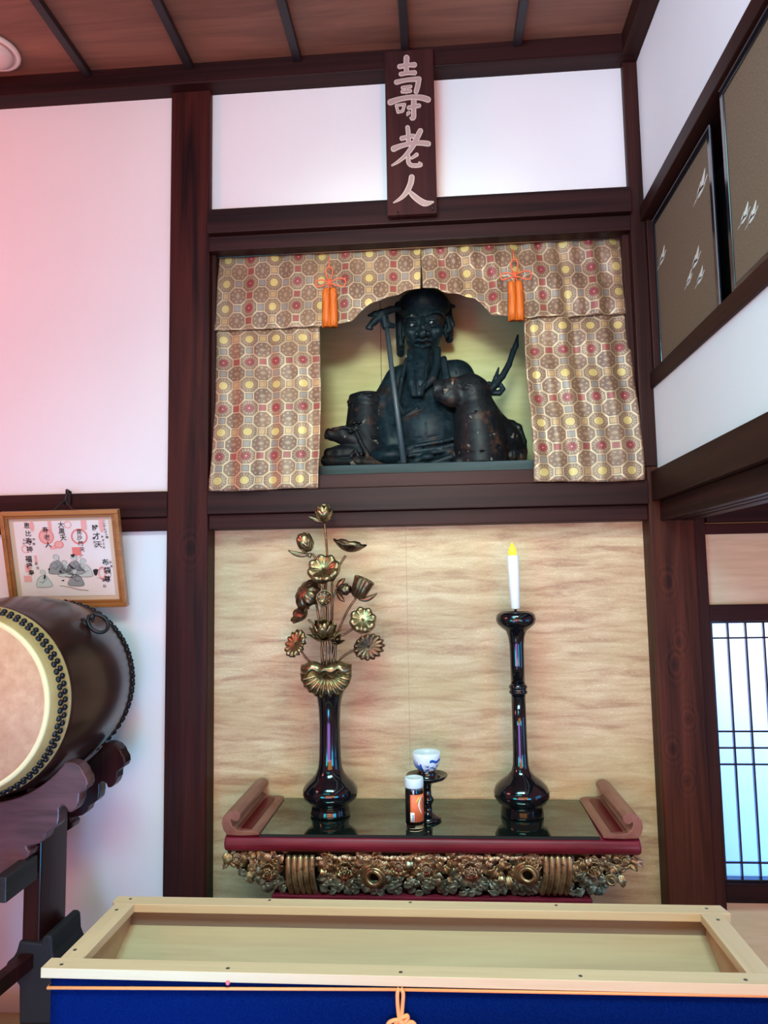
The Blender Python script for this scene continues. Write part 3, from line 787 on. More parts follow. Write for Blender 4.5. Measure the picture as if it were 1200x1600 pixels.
M['lab_o'] = plain('orange label', (.86,.17,.06), .5); M['lab_w'] = plain('white label print', (.86,.80,.74), .5); M['lab_y'] = plain('yellow label print', (.90,.60,.08), .5); M['lab_b'] = plain('blue label print', (.10,.28,.60), .5); M['lab_br'] = plain('brown label print', (.40,.13,.06), .5)
ja = thing('jar', 'small jar with orange label and pale lid in front of the cup stand', 'jar', (JX, JY, ZT))
zj = lambda y: ZT+(1301-y)*kj
rows = [(0,1301),(12.5,1301),(13.6,1299),(13.8,1292),(13.8,1238),(13,1234),(0,1234)]
MB().lathe([(w*kj, zj(y)) for w, y in rows], (JX, JY, 0), 48).build('glass', M['jarglass'], ja)
MB().lathe([(0, zj(1292)), (12.6*kj, zj(1292)), (12.6*kj, zj(1244)), (0, zj(1244))], (JX, JY, 0), 40).build('filling', M['jar_in'], ja)
MB().lathe([(13.9*kj, zj(1239)), (14.3*kj, zj(1238)), (14.4*kj, zj(1228)), (13.6*kj, zj(1225)), (12*kj, zj(1224.5)), (11.6*kj, zj(1226)), (0, zj(1226.3))], (JX, JY, 0), 48).build('lid', M['lid'], ja)
def lab(name, mat, a0, a1, z0, z1, r, par): return MB().grid(lambda u, v: (JX+r*kj*math.sin(a0+(a1-a0)*u), JY-r*kj*math.cos(a0+(a1-a0)*u), zj(z0)+(zj(z1)-zj(z0))*v), 14, 2).build(name, mat, par, solid=.0003)
LB = lab('label', M['lab_o'], -.42, 1.5, 1287, 1247.5, 14.1, ja); LB['label'] = 'orange paper label'
lab('barcode_patch', M['lab_w'], -.42, .02, 1286.5, 1273, 14.35, LB)
mb = MB()
def jr(a, y, r): return (JX+r*kj*math.sin(a), JY-r*kj*math.cos(a), zj(y))
for yy in (1277, 1280.5, 1284): mb.grid(lambda u, v: jr(-.22+u*.20, yy+v*1.3, 14.6), 5, 2)
mb.grid(lambda u, v: jr(-.13+v*.06, 1276+u*9, 14.62), 5, 2)
mb.build('barcode_print', M['lab_b'], LB, solid=.0002)
mb = MB(); mb.grid(lambda u, v: jr(1.02-(.58-.20*v)*math.sin(PI*(.08+.84*u)), 1249+u*27, 14.4), 18, 3); mb.build('white_curve', M['lab_w'], LB, solid=.0002)
mb = MB(); mb.grid(lambda u, v: jr(1.02+(v-.5)*.5*math.sin(PI*u), 1251+u*19, 14.38), 12, 4); mb.build('brown_oval', M['lab_br'], LB, solid=.0002)
mb = MB(); mb.grid(lambda u, v: jr(.18+u*.50, 1259-u*9+(v-.5)*5*math.sin(PI*(.15+.8*u)), 14.5), 10, 3); mb.build('yellow_stroke', M['lab_y'], LB, solid=.0002)
lab('white_tab', M['lab_w'], -.12, .0, 1247, 1241, 14.2, LB)

# ------------------------------------------------------------------ brass lotus arrangement
lo_ = thing('lotus_arrangement', 'gilded metal bouquet of lotus flowers, leaves and pods in the black vase', 'metal bouquet', (VX, VY, ZT+185*k))
def lp(px, py, d=0.0):
    q = atY(px, py, VY-d); return np.array([q[0], VY-d, q[2]])
def stem(pts, r=1.5):
    MB().tube(catmull([lp(*p) for p in pts], 6), r*k, 8).build('stem', M['brass_dark'], lo_)
def lotus_leaf(c, axis, rx, ry, mat, ruff=11, cup=.35, amp=.10, rotz=0.0, droop=0.0, name='lotus_leaf', lab=None, roll=.55):
    fr = frame_of(axis); c = np.array(c, float); n = ruff*8
    if rotz: fr = np.array([fr[0]*math.cos(rotz)+fr[1]*math.sin(rotz), -fr[0]*math.sin(rotz)+fr[1]*math.cos(rotz), fr[2]])
    R = (rx+ry)/2
    def fn(u, v):
        a = 2*PI*u; w = math.sin(ruff*a)
        r = v*(1+.045*w*v**3)-roll*max(v-.72, 0)**2*1.6
        z = R*(cup*v*v + amp*v**4*w + .018*v*math.cos(2*ruff*a) - droop*v**3 - roll*max(v-.70, 0)**2*5)
        return c+fr[0]*rx*r*math.cos(a)+fr[1]*ry*r*math.sin(a)+fr[2]*z
    o = MB().grid(lambda u, v: fn(u, .02+.98*v), n, 9, closed_u=True).build(name, mat, lo_, solid=.0018, fixn=False)
    if lab: o['label'] = lab
    return o
def petals(mb, c, axis, rings):
    fr = frame_of(axis); c = np.array(c, float)
    for n, L, W, op, ph in rings:        # op: opening angle from the axis
        for i in range(n):
            a = 2*PI*(i+ph)/n; rd = fr[0]*math.cos(a)+fr[1]*math.sin(a); tg = -fr[0]*math.sin(a)+fr[1]*math.cos(a)
            def fn(u, v):
                v2 = v*2-1; w = W*math.sin(PI*(.10+.86*u**.8))**.8
                th = op*1.5*(1-u*.75); s_ = u*L
                rad = s_*math.sin(op)+.30*L*math.sin(PI*u*.9)*math.cos(op)*.8; hh = s_*math.cos(op)*(1-.06*u)-.1*L*math.sin(PI*u)*math.sin(op)
                cup = .42*W*v2*v2*math.sin(PI*(.1+.8*u)); rib = .03*W*math.cos(v2*14)
                return c+rd*(rad-cup+rib)+tg*(v2*w)+fr[2]*hh
            mb.grid(fn, 9, 9)
def lotus_flower(c, axis, rings, mat, name='lotus_flower', lab=None):
    mb = MB(); petals(mb, c, axis, rings); o = mb.build(name, mat, lo_, solid=.0015, fixn=False)
    if lab: o['label'] = lab
    return o
def sepal(c0, c1, bend, w, mat=None):
    p0, p1 = np.array(c0), np.array(c1); mid = (p0+p1)/2+np.array(bend)
    d = p1-p0; side = np.cross(d, [0, -1.0, 0]); side = np.cross(d, side); side /= np.linalg.norm(side)
    up = np.cross(side, d); up /= np.linalg.norm(up)
    def fn(u, v):
        q = (1-u)**2*p0+2*u*(1-u)*mid+u*u*p1
        return q+up*(v*2-1)*w*math.sin(PI*(.12+.83*u))+side*.25*w*(v*2-1)**2
    MB().grid(fn, 9, 5).build('sepal', mat or M['brass_dark'], lo_, solid=.0015, fixn=False)
def pod(c, axis, r0, r1, h, lab):
    fr = frame_of(axis); c = np.array(c, float); n = 48
    mb = MB(); prof = [(r0*.55, 0), (r0, .12*h), (r0+(r1-r0)*.5, .5*h), (r1, .97*h), (r1*.98, h), (r1*.86, h), (r1*.84, h*.95), (0, h*.95)]
    vs = []
    for i in range(n):
        a = 2*PI*i/n; rp = 1+.045*(1 if i % 4 < 2 else -1)
        for j, (r, z) in enumerate(prof):
            q = r*(rp if j in (1, 2, 3) else 1); vs.append(c+fr[0]*q*math.cos(a)+fr[1]*q*math.sin(a)+fr[2]*z)
    m = len(prof)
    mb.add(vs, [(i*m+j, ((i+1) % n)*m+j, ((i+1) % n)*m+j+1, i*m+j+1) for i in range(n) for j in range(m-1)], True)
    o = mb.build('seed_pod', M['brass_dark'], lo_); o['label'] = lab
    mb = MB()
    for q in [(0, 0)]+[(.34, 2*PI*i/5) for i in range(5)]+[(.66, 2*PI*(i+.5)/9) for i in range(9)]:
        p = c+fr[2]*h*.95+(fr[0]*math.cos(q[1])+fr[1]*math.sin(q[1]))*q[0]*r1
        mb.ell(p, r1*.13, 8, 6)
    mb.build('seed', M['brass'], o)
    return o
# stems out of the vase mouth
for pts in ([(509,1150),(508,1060,.004),(508,960,.006),(510,900),(511,866),(507,815)], [(513,1150),(513,1060,.010),(512,960,.012),(511,930,.02)], [(517,1150),(517,1060,.004),(518,960,.0),(520,900,-.01),(530,884),(540,868)],
            [(511,1150),(504,1060),(503,960),(506,900),(497,878),(488,865)], [(520,1150),(523,1060),(526,1000),(540,960),(556,935)], [(518,1140),(516,1060),(512,1000,.012),(498,985),(482,968)],
            [(512,1140),(510,1080),(506,1020,.006),(492,932),(484,925)], [(516,1140),(516,1070),(528,1035),(545,1020),(568,1010)], [(510,1140),(508,1070),(496,1045),(480,1030),(467,1012)],
            [(515,1140),(517,1050),(526,1000),(540,990),(558,978)], [(514,1150),(513,1075,.014),(513,1050,.03)], [(513,1150),(512,1000,.014),(508,985,.022)], [(519,1120),(519,960,-.006),(524,925,-.012),(530,921,-.012)]):
    stem([p if len(p) == 3 else (*p, 0.0) for p in pts], 1.9)
pm = k
lotus_flower(lp(506,815), (.05,-.25,1), [(6,25*pm,10*pm,.55,0), (5,29*pm,9*pm,.22,.4), (4,22*pm,7*pm,.08,.1)], M['brass'], lab='open lotus flower at the very top')
sepal(lp(508,814), lp(481,806), (0,0,-.012), 4*pm)
lotus_flower(lp(482,862), (-.36,-.05,1), [(5,30*pm,12*pm,.30,0), (5,33*pm,11*pm,.10,.5), (4,30*pm,9*pm,.02,.2)], M['brass'], 'lotus_bud', 'closed bud on the upper left')
sepal(lp(484,866), lp(450,860), (0,0,-.016), 4*pm); sepal(lp(486,864), lp(481,870), (0,-.01,-.01), 3*pm)
lotus_leaf(lp(544,862), (.25,-.25,1), 27*pm, 15*pm, M['brass_dark'], 7, .75, .05, .2, 0, roll=.1, lab='funnel shaped leaf on the upper right')
lotus_leaf(lp(506,889,.035), (-.05,-.95,.5), 29*pm, 27*pm, M['brass'], 8, .60, .16, 0, .25, roll=1.0, lab='large bright curled leaf near the top')
lotus_leaf(lp(472,921,.012), (-.55,-.75,.55), 27*pm, 24*pm, M['brass_dark'], 10, -.35, .12, .5, .15, lab='drooping dark leaf on the left')
p_ = pod(lp(510,937,.008), (-.02,-1,.15), 9*pm, 13*pm, 20*pm, 'round pale seed pod facing the front')
lotus_flower(lp(528,921,-.012), (1,-.35,.0), [(6,20*pm,8*pm,.35,0), (6,24*pm,8*pm,.12,.5)], M['brass_dark'], 'lotus_bud', 'dark bud on the right behind the stems')
sepal(lp(526,918,-.01), lp(539,904,-.01), (0,0,.006), 4*pm); sepal(lp(526,925,-.01), lp(538,940,-.01), (0,0,-.006), 4*pm)
pod(lp(557,934), (.48,-.12,1), 11*pm, 16*pm, 32*pm, 'ribbed cone shaped seed pod on the right')
sepal(lp(560,936), lp(589,927), (0,0,-.018), 4*pm)
lotus_leaf(lp(478,963,.01), (-.85,-.5,.45), 17*pm, 24*pm, M['brass_dark'], 7, .7, .05, .5, 0, roll=.1, lab='funnel shaped leaf on the left')
lotus_flower(lp(507,998,.022), (.0,-.5,1), [(7,30*pm,10*pm,1.05,0), (6,33*pm,12*pm,.42,.5), (5,33*pm,10*pm,.15,.2)], M['brass'], lab='open lotus flower low on the stems')
lotus_flower(lp(524,1005,.012), (.35,-.6,1), [(4,17*pm,6*pm,.8,0), (4,15*pm,5*pm,.3,.4)], M['brass_dark'], lab='small dark blossom low on the right')
lotus_leaf(lp(567,968,.012), (.12,-.9,.45), 23*pm, 24*pm, M['brass'], 8, .40, .17, .3, .2, roll=.9, lab='bright ruffled leaf on the right')
lotus_leaf(lp(577,1011,.02), (.35,-1,.05), 21*pm, 26*pm, M['brass_dark'], 15, .12, .16, .1, 0, lab='dark ruffled round leaf on the right')
lotus_leaf(lp(461,1005,.012), (-.5,-.75,.45), 24*pm, 21*pm, M['brass'], 13, .25, .15, .7, .1, lab='ruffled leaf on the left')
# big lowest leaf: folded front lobes above a ribbed fan
mb = MB(); c0 = lp(511,1052,.02)
def fan(u, v):
    a = PI+PI*u; r = .10+.90*v; w = math.cos(22*a)
    return c0+np.array([39.5*pm*r*math.cos(a)**1, -.012-.006*w*v-.022*math.sin(PI*v*.8), 37*pm*r*math.sin(a)*(1+.015*w)+2*pm])
mb.grid(fan, 133, 9); o = mb.build('lotus_leaf', M['brass'], lo_, solid=.0018, fixn=False); o['label'] = 'lowest large leaf, ribbed fan half'
mb = MB()
def lobes(u, v):
    x = (u*2-1); edge = 1-.15*abs(x)**6
    top = 11*pm*(.75+.25*math.cos(x*2*PI+PI))*edge; bot = -(11+3.5*math.cos(x*4*PI+PI))*pm
    zz = bot+(top-bot)*v+9*pm
    dd = .034+.020*math.sin(PI*v)*(.7+.3*abs(math.sin(x*PI*1.0)))+.004*math.cos(x*9)
    return c0+np.array([39*pm*x, -dd+.02*x*x, zz])
mb.grid(lobes, 41, 11); o = mb.build('lotus_leaf', M['brass'], lo_, solid=.0018, fixn=False); o['label'] = 'lowest large leaf, folded upper half'
# ------------------------------------------------------------------ brocade curtain
def brocade(name):
    g = G(name, .45, spec=.5)
    t = g.nt.nodes.new('ShaderNodeUVMap'); t.uv_map = 'UVMap'
    x = g.xyz(t.outputs[0]); u = x[0]; v = x[1]
    uA = u-u.round(); vA = v-v.round(); h = .5
    uB = (u-h)-(u-h).round(); vB = (v-h)-(v-h).round()
    def met(a, b): return a.abs().max(b.abs()).max((a.abs()+b.abs())*.7071)
    mA, mB = met(uA, vA), met(uB, vB); m = mA.min(mB)
    r = (uA*uA+vA*vA).sqrt(); th = vA.atan2(uA); rB = (uB*uB+vB*vB).sqrt()
    row = v.round().mod2().gt(.5)                       # red rows / gold rows
    line = m.step(.312, .328)*(1.0-m.step(.358, .374))
    sq = m.gt(.366)
    # square cells: those on the row lines follow the row colour
    onrow = vA.abs().lt(.2)
    sqin = sq*(1.0-((uA.abs()-.5).abs().max(vA.abs()).min(uA.abs().max((vA.abs()-.5).abs()))).step(.10, .115))
    med = 1.0-r.step(.150, .172)
    ring = r.step(.19, .21)*(1.0-r.step(.27, .295))
    curls = ((th*16.0).sin()*.5+((r*95.0).sin())*.5).step(-.05, .25)*ring
    spokes = ((th*8.0).sin()).step(.35, .75)*r.step(.045, .07)*(1.0-r.step(.12, .15))
    eye = (1.0-r.step(.018, .032))
    di = ((uB.abs()*.6+vB.abs())*38.0).sin().step(.1, .5)*(1.0-rB.step(.10, .13))
    ringB = rB.step(.19, .21)*(1.0-rB.step(.25, .27))*((vB.atan2(uB)*8.0).sin().step(.1, .5))
    n = g.noise(g.coord('Object', (700, 700, 260)), 1.0, 2); nl = g.noise(g.coord('Object', (9, 9, 9)), 1.0, 3)
    base = g.ramp(nl, [(.35, (.150,.076,.048)), (.65, (.215,.117,.068))])
    pale = (.47,.335,.21)
    c = g.mix((ringB*.45+di*.40), base, pale)
    c = g.mix(curls*.72*mA.lt(.32), c, pale)
    c = g.mix(med, c, g.mix(row, (.50,.36,.13), (.27,.045,.045)))
    c = g.mix(spokes*med*row, c, (.075,.008,.014)); c = g.mix(eye*med*row, c, (.5,.3,.2))
    c = g.mix(spokes*med*(1.0-row)*.25, c, (.36,.22,.05))
    c = g.mix(sqin, c, g.mix(onrow, (.22,.18,.155), g.mix(row, (.40,.24,.11), (.26,.055,.045))))
    c = g.mix(line*.92, c, pale)
    c = g.mix((n.step(.5, .75))*.22, c, (.05,.02,.015))
    g.color(c)
    metal = line.max(curls)*.35+.12
    g.set('Metallic', metal); g.set('Roughness', S(g, g.b.inputs['Roughness'].default_value and .42)) if False else None
    b = g.nt.nodes.new('ShaderNodeBump'); b.inputs['Strength'].default_value = .25; b.inputs['Distance'].default_value = .003
    g.nt.links.new((line+n*.4+med*.5).v, b.inputs['Height']); g.nt.links.new(b.outputs[0], g.b.inputs['Normal'])
    return g.m
M['brocade'] = brocade('octagon brocade')
PU, PV = .1045, .0945
def wr(x, z, seed):      # cloth folds: soft displacement along Y
    return .006*math.sin(x*38+seed+z*1.5)*math.sin(z*2.2+seed)+.004*math.sin(x*83+z*4+seed*2)+.003*math.sin(z*31+x*14+seed)
def cloth_strip(name, label, cols, topbot, yfun, uoff, voff, nz=50, seed=0.0, wob=1.0, turn=False):
    """cols: list of x; topbot(x)->(ztop,zbottom)"""
    mb = MB(); mb.uv = []; vs = []; n = len(cols)
    for x in cols:
        zt, zb = topbot(x)
        for j in range(nz):
            t = j/(nz-1); z = zt+(zb-zt)*t
            xx = x+.004*math.sin(z*9+seed)*wob
            vs.append((xx, yfun(z)+wr(x, z, seed)*wob, z)); mb.uv.append(((z-voff)/PU, (x-uoff)/PV) if turn else ((x-uoff)/PU, (z-voff)/PV))
    fs = [(i*nz+j, (i+1)*nz+j, (i+1)*nz+j+1, i*nz+j+1) for i in range(n-1) for j in range(nz-1)]
    mb.add(vs, fs, True)
    o = mb.build(name, M['brocade'], None, solid=.0025, fixn=False); tag(o, label, 'curtain'); return o
def ymain(z): return .088-(2.85-z)/.96*.118
def lin(a, b, n): return [a+(b-a)*i/(n-1) for i in range(n)]
cloth_strip('brocade_curtain', 'left hanging panel of octagon patterned gold and red brocade beside the statue', lin(-.850, -.438, 60), lambda x: (2.85, 1.897-.003*math.sin(x*15)), ymain, -.820, 1.9345, 70, .4)
cloth_strip('brocade_curtain', 'right hanging panel of octagon patterned gold and red brocade beside the statue', lin(.348, .741, 60), lambda x: (2.85, 1.897-.003*math.sin(x*13)), ymain, .385, 1.9345, 70, 2.1, 1.3)
# valance with a scalloped arch
vc = -.045
pts = [atY(*p, .055) for p in [(503,512), (530,509), (553,505), (557,498), (566,487), (580,476), (600,469), (622,462), (634,455), (650,451), (672,451)]]
arch = [(p[0], p[2]) for p in pts]; arch += [(2*vc-x, z) for x, z in arch[::-1] if x < vc-.01]
ax_ = [a[0] for a in arch]; az_ = [a[1] for a in arch]
def vtop(x):
    zb = np.interp(x, ax_, az_) if arch[0][0] < x < arch[-1][0] else 2.538
    return (2.86, float(zb))
def yval(z): return .073-(2.85-z)/.96*.105-.004
xsL = sorted(set(lin(-.852, -.047, 95))); xsR = sorted(set(lin(-.043, .742, 95)))
cloth_strip('brocade_valance', 'left half of the brocade valance across the top of the niche', xsL, vtop, yval, -.815, 2.628, 34, 1.1, .8, True)
cloth_strip('brocade_valance', 'right half of the brocade valance across the top of the niche', xsR, vtop, yval, -.815, 2.628, 34, 3.0, 1.5, True)
trim('thin curtain rod hidden under the lintel', M['dark_edge'], -.868, .747, .052, .058, 2.842, 2.852, cat='rod')

# ------------------------------------------------------------------ tassels
g = G('orange silk', .55, spec=.4); n = g.noise(g.coord('Object', (900, 900, 14)), 1.0, 2)
g.color(g.ramp(n, [(.35, (.30,.045,.002)), (.6, (.60,.13,.008))])); M['silk'] = g.m
M['cord'] = plain('orange red cord', (.66,.10,.03), .5)
def make_tassel(label, cx, ztop, Y):
    t = thing('tassel', label, 'tassel', (cx, Y, ztop-.235), 'orange tassels hanging from the valance')
    def p(px, py, d=0): return (cx+(px-516)*.00232, Y-d, ztop-(py-402)*.00232)
    MB().tube([p(515, 402), p(515.5, 422)], .0022, 6).build('hanging_cord', M['cord'], t)
    L = [[(516,446),(510,432),(512,422),(516,420),(520,422),(521,432),(516,446)], [(516,447),(504,442),(495,443),(493,448),(495,453),(503,452),(516,447)], [(516,447),(528,441),(539,441),(543,447),(540,454),(530,453),(516,447)]]
    for i, q in enumerate(L):
        MB().tube(catmull([p(a, b, .006) for a, b in q], 6), .0026, 6).build('bow_loop', M['cord'], t)
    mb = MB()
    for i in range(3): mb.tube([p(512+i*3.5, 441+i, .011), p(519-i*2, 452-i, .011)], .003, 6)
    mb.tube([p(515, 450, .006), p(513.5, 458, .006)], .0026, 6).tube([p(517, 450, .006), p(520, 458, .006)], .0026, 6)
    mb.build('knot', M['cord'], t)
    for i, (x, w) in enumerate(((510, 6.6), (522, 6.2))):
        c = p(x, 0, .006); mb = MB(); n = 40; prof = [(0, 456), (.55, 456.5), (.9, 459), (1, 464), (.93, 468), (1.02, 480), (1.08, 505), (1.12, 522), (0, 521)]
        vs = []
        for a in range(n):
            an = 2*PI*a/n; rp = 1+.05*(-1)**a
            for q, (r, y) in enumerate(prof):
                rr = r*w*.00232*(rp if q > 3 else 1)
                vs.append((c[0]+rr*math.cos(an), c[1]+.8*rr*math.sin(an), ztop-(y+(2.2*rnd.random() if q == 7 else 0)-402)*.00232))
        m = len(prof); mb.add(vs, [(a*m+j, ((a+1) % n)*m+j, ((a+1) % n)*m+j+1, a*m+j+1) for a in range(n) for j in range(m-1)], True)
        mb.build('fringe', M['silk'], t)
    return t
q1 = atY(515, 402, .012); q2 = atY(803, 390, .012)
t1 = make_tassel('orange silk tassel with bow hanging left of the statue head', q1[0], q1[2], .012)
t2 = dup(t1, (q2[0], .012, q2[2]-.235), 'orange silk tassel with bow hanging right of the statue head')

# ------------------------------------------------------------------ statue
g = G('weathered dark carving', .45, spec=.12); v = g.coord('Object')
n = g.noise(v, 9, 5, .6); n2 = g.noise(v, 55, 4, .6); n3 = g.noise(g.coord('Object', (70, 70, 12)), 1.0, 3); n4 = g.noise(v, 24, 3)
c = g.ramp(n2, [(.3, (.0022,.0055,.008)), (.7, (.010,.018,.024))])
c = g.mix((n.step(.60, .68))*.65, c, g.ramp(n2, [(.35, (.012,.006,.004)), (.65, (.045,.018,.011))]))
c = g.mix(n4.step(.70, .73)*n2.step(.5, .6)*.8, c, (.22,.20,.17))
g.color(c); g.set('Roughness', n2*.3+.30); g.bump(n3*.6+n2*.4, .25, .003); M['statue'] = g.m
g = G('peeling dark carving', .45, spec=.14); v = g.coord('Object')
n = g.noise(v, 11, 5, .65); n2 = g.noise(v, 60, 4, .6); n4 = g.noise(v, 30, 3)
c = g.ramp(n2, [(.3, (.003,.004,.005)), (.7, (.011,.011,.013))])
c = g.mix(n.step(.54, .64)*.7, c, g.ramp(n2, [(.35, (.012,.006,.004)), (.65, (.070,.028,.017))]))
c = g.mix(n4.step(.655, .69)*n2.step(.48, .58)*.85, c, (.16,.13,.10))
g.color(c); g.set('Roughness', n2*.3+.30); g.bump(n2, .3, .003); M['statue2'] = g.m
M['pole'] = wood('dark staff wood', (.016,.024,.030), (.045,.06,.07), 2, .45, across=40, along=2)
SY = .38; SK = (SY+2.7)/FPX
def P(px, py, d=0.0): q = atY(px, py, SY-d*SK); return q        # d: pixels towards the viewer
st = thing('statue', 'dark carved wooden statue of a bearded seated old man in a cap', 'statue', (-.06, SY, 2.005))
r = lambda *a: [x*SK for x in a] if len(a) > 1 else a[0]*SK
ZB = 2.006
bx = lambda x0, x1, y0, y1, dm, dp: (np.array([P(x0, y1, 0)[0]-.01, SY-dp*SK, max(ZB-.02, 0)]), np.array([P(x1, y0, 0)[0]+.01, SY+dm*SK, P(x0, y0, 0)[2]+.012]))
lo, hi_ = bx(575, 765, 548, 735, 60, 75); b = SDF(lo, hi_, .0032)
K = .02
b.ell(P(667,655,0), r(60,45,80), K); b.ell(P(668,672,18), r(56,40,52), K)                 # trunk and belly
b.cap(P(640,590,-8), P(712,588,-8), r(24), r(26), K)                                      # shoulders
b.cap(P(715,592,-10), P(742,640,0), r(27), r(26), K).cap(P(742,640,0), P(742,705,10), r(26), r(28), K)    # left upper arm under the sleeve
b.cap(P(622,594,-10), P(598,632,2), r(22), r(19), K).cap(P(598,632,2), P(612,690,22), r(19), r(20), K)    # right sleeve
b.cap(P(612,690,22), P(640,700,32), r(16), r(12), .012)
b.ell(P(612,716,18), r(40,40,18), K).ell(P(720,716,18), r(50,40,20), K).cap(P(620,722,30), P(715,722,30), r(12), r(12), K)    # folded legs
b.cap(P(660,585,0), P(660,560,2), r(22), r(20), .015)                                     # neck
for pts, rr in (([(636,562,20), (628,592,30), (622,628,38), (634,660,42)], 4.2), ([(694,560,20), (700,590,28), (702,620,38), (690,650,46)], 4.2), ([(690,560,20), (694,590,30), (697,615,40)], 2.6)):
    b.path([P(*q) for q in pts], r(rr), .006)                                             # collar edges
b.path([P(*q) for q in [(700,572,22), (700,600,26), (700,618,28)]], r(.9), .002, 's')     # carved seams
b.path([P(*q) for q in [(713,560,8), (713,590,22), (713,622,27)]], r(.8), .002, 's')
b.path([P(*q) for q in [(618,664,40), (634,650,47), (652,638,52)]], r(2.6), .004)
b.path([P(*q) for q in [(662,640,58), (666,668,58), (664,695,54)]], r(.9), .002, 's')
b.path([P(*q) for q in [(612,700,44), (650,697,53), (690,690,54), (715,684,50)]], r(3.2), .006)           # sash
b.path([P(*q) for q in [(632,684,50), (665,685,56), (705,676,52)]], r(.9), .002, 's')
for pts, rr in (([(604,727,40), (640,706,50), (690,700,52), (715,694,50)], 4), ([(640,712,52), (680,706,54), (712,704,50)], 3.4), ([(606,716,40), (630,724,46)], 5), ([(650,720,54), (672,712,56)], 5), ([(676,724,54), (705,714,54)], 5), ([(640,726,52), (720,726,54)], 5)):
    b.path([P(*q) for q in pts], r(rr), .004)
b.ell(P(640,702,48), r(9,8,6), .006); b.ell(P(668,714,58), r(10,5,5), .005)
for q in ((600,640), (594,655), (604,668)): b.path([P(q[0]-10, q[1], 22), P(q[0]+14, q[1]+10, 24)], r(1.2), .003, 's')
b.clipz(ZB)
# head (finer)
lo, hi_ = P(608,448,0)-np.array([0,.17,0]), P(716,448,0)+np.array([0,.10,0]); lo[2] = P(660,566,0)[2]; hi_[2] += .012
h = SDF(lo, hi_, .0021)
h.ell(P(663,506,0), r(33,36,38), .01).ell(P(661,529,6), r(27,29,27), .014)               # skull, jaw
h.ell(P(641,520,22), r(10,10,9), .014).ell(P(684,518,22), r(10,10,9), .014)              # cheek bones
h.ell(P(660,545,26), r(11,11,8), .010)                                                    # chin
h.path([P(632,504,20), P(636,496,29), P(643,492.5,34), P(650,494,36), P(655.5,498,37)], r(1.4,2.2,2.4,2.0,1.2), .004)   # brows
h.path([P(697,499,15), P(692,490.5,26), P(684,487,32), P(674,488.5,36), P(666,495,37.5)], r(1.4,2.2,2.4,2.0,1.2), .004)
h.ell(P(645,507,36), r(10,8.5,6.4), .003, 's').ell(P(675,503,36), r(10,8.5,6.4), .003, 's')    # sockets
h.ell(P(645,508,27), r(8,7,5.4), .002).ell(P(675,504,27), r(8,7,5.4), .002)              # eyeballs
for c0, s in ((645, 0), (675, -4)):
    h.path([P(c0-9,509+s,30), P(c0-4,503+s,35), P(c0+4,503+s,35), P(c0+9,508+s,31)], r(1.5), .002)
    h.path([P(c0-9,511+s,30), P(c0,514.5+s,34), P(c0+9,511+s,31)], r(1.3), .002)
h.path([P(660.5,497,36), P(660,513,46), P(660,521.5,51)], r(3.2,4.4,6.4), .004)            # nose
h.ell(P(651.5,522.5,41), r(5.4,5.4,4.4), .003).ell(P(668.5,521.5,41), r(5.4,5.4,4.4), .003)
h.ell(P(655.5,526.5,43), r(1.8,2.4,1.4), .001, 's').ell(P(664.5,526,43), r(1.8,2.4,1.4), .001, 's')
h.path([P(641,526,34), P(644,536,35), P(649,546,33)], r(2.2), .004, 's').path([P(680,525,34), P(677,535,35), P(672,545,33)], r(2.2), .004, 's')   # cheek folds
h.path([P(648,533,36), P(655,530.5,40), P(660,532,41), P(666,530,40), P(673,531.5,36)], r(2.4), .003)     # lips
h.path([P(650,539.5,37), P(660,542.5,40), P(671,538.5,37)], r(2.6), .003)
h.path([P(649,535.5,40), P(660,536.5,44), P(672,534.5,40)], r(2.3), .001, 's')
h.ell(P(697,517,-2), r(4.5,8,12), .004).ell(P(630,521,-4), r(4,8,12), .004)              # ears
h.ell(P(699.5,517,4), r(2,4,6), .002, 's')
for y in (488.5, 492): h.path([P(645,y+2,36), P(661,y,38.5), P(679,y-1,35.5)], r(.6), .0015, 's')
h.cap(P(660,566,0), P(660,545,0), r(20), r(20), .012)
build_sdf('figure', [b, h], M['statue'], st)
# cap with hanging back flap
lo, hi_ = P(608,446,0)-np.array([0,.15,0]), P(720,446,0)+np.array([0,.13,0]); lo[2] = P(660,562,0)[2]
c = SDF(lo, hi_, .0024)
c.ell(P(662,480,-3), r(42.5,43,27.5), .012).cone(P(662,491,-1), P(662,479,-3), SK*35.5, SK*39.5, .006)
c.ell(P(663,512,4), r(33.2,38,25), .002, 's')
c.path([P(622,470,14), P(634,476,31), P(648,478.5,39), P(662,479,42), P(680,477,38), P(694,472,27), P(704,466,8)], r(.8), .0025, 's')
c.path([P(627,480,18), P(640,481,34), P(662,482.5,42), P(685,479,33), P(698,474,18)], r(.9), .002, 's')
c.path([P(662,470,40), P(662,484,42)], r(.7), .001, 's')
for x0, x1, y1 in ((624, 626, 552), (698, 702, 530)):
    for d in (-34, -26, -18): c.cap(P(x0, 478, d), P(x1, y1-(d+34)*.9, d), r(8), r(6.5), .008)
c.ell(P(662,500,-30), r(36,9,38), .01)
c.cap(P(703,478,-14), P(709,479,-14), r(4), r(3), .003); c.cap(P(704,498,-16), P(708,508,-16), r(4.5), r(3.5), .003)
build_sdf('cap', [c], M['statue'], st)
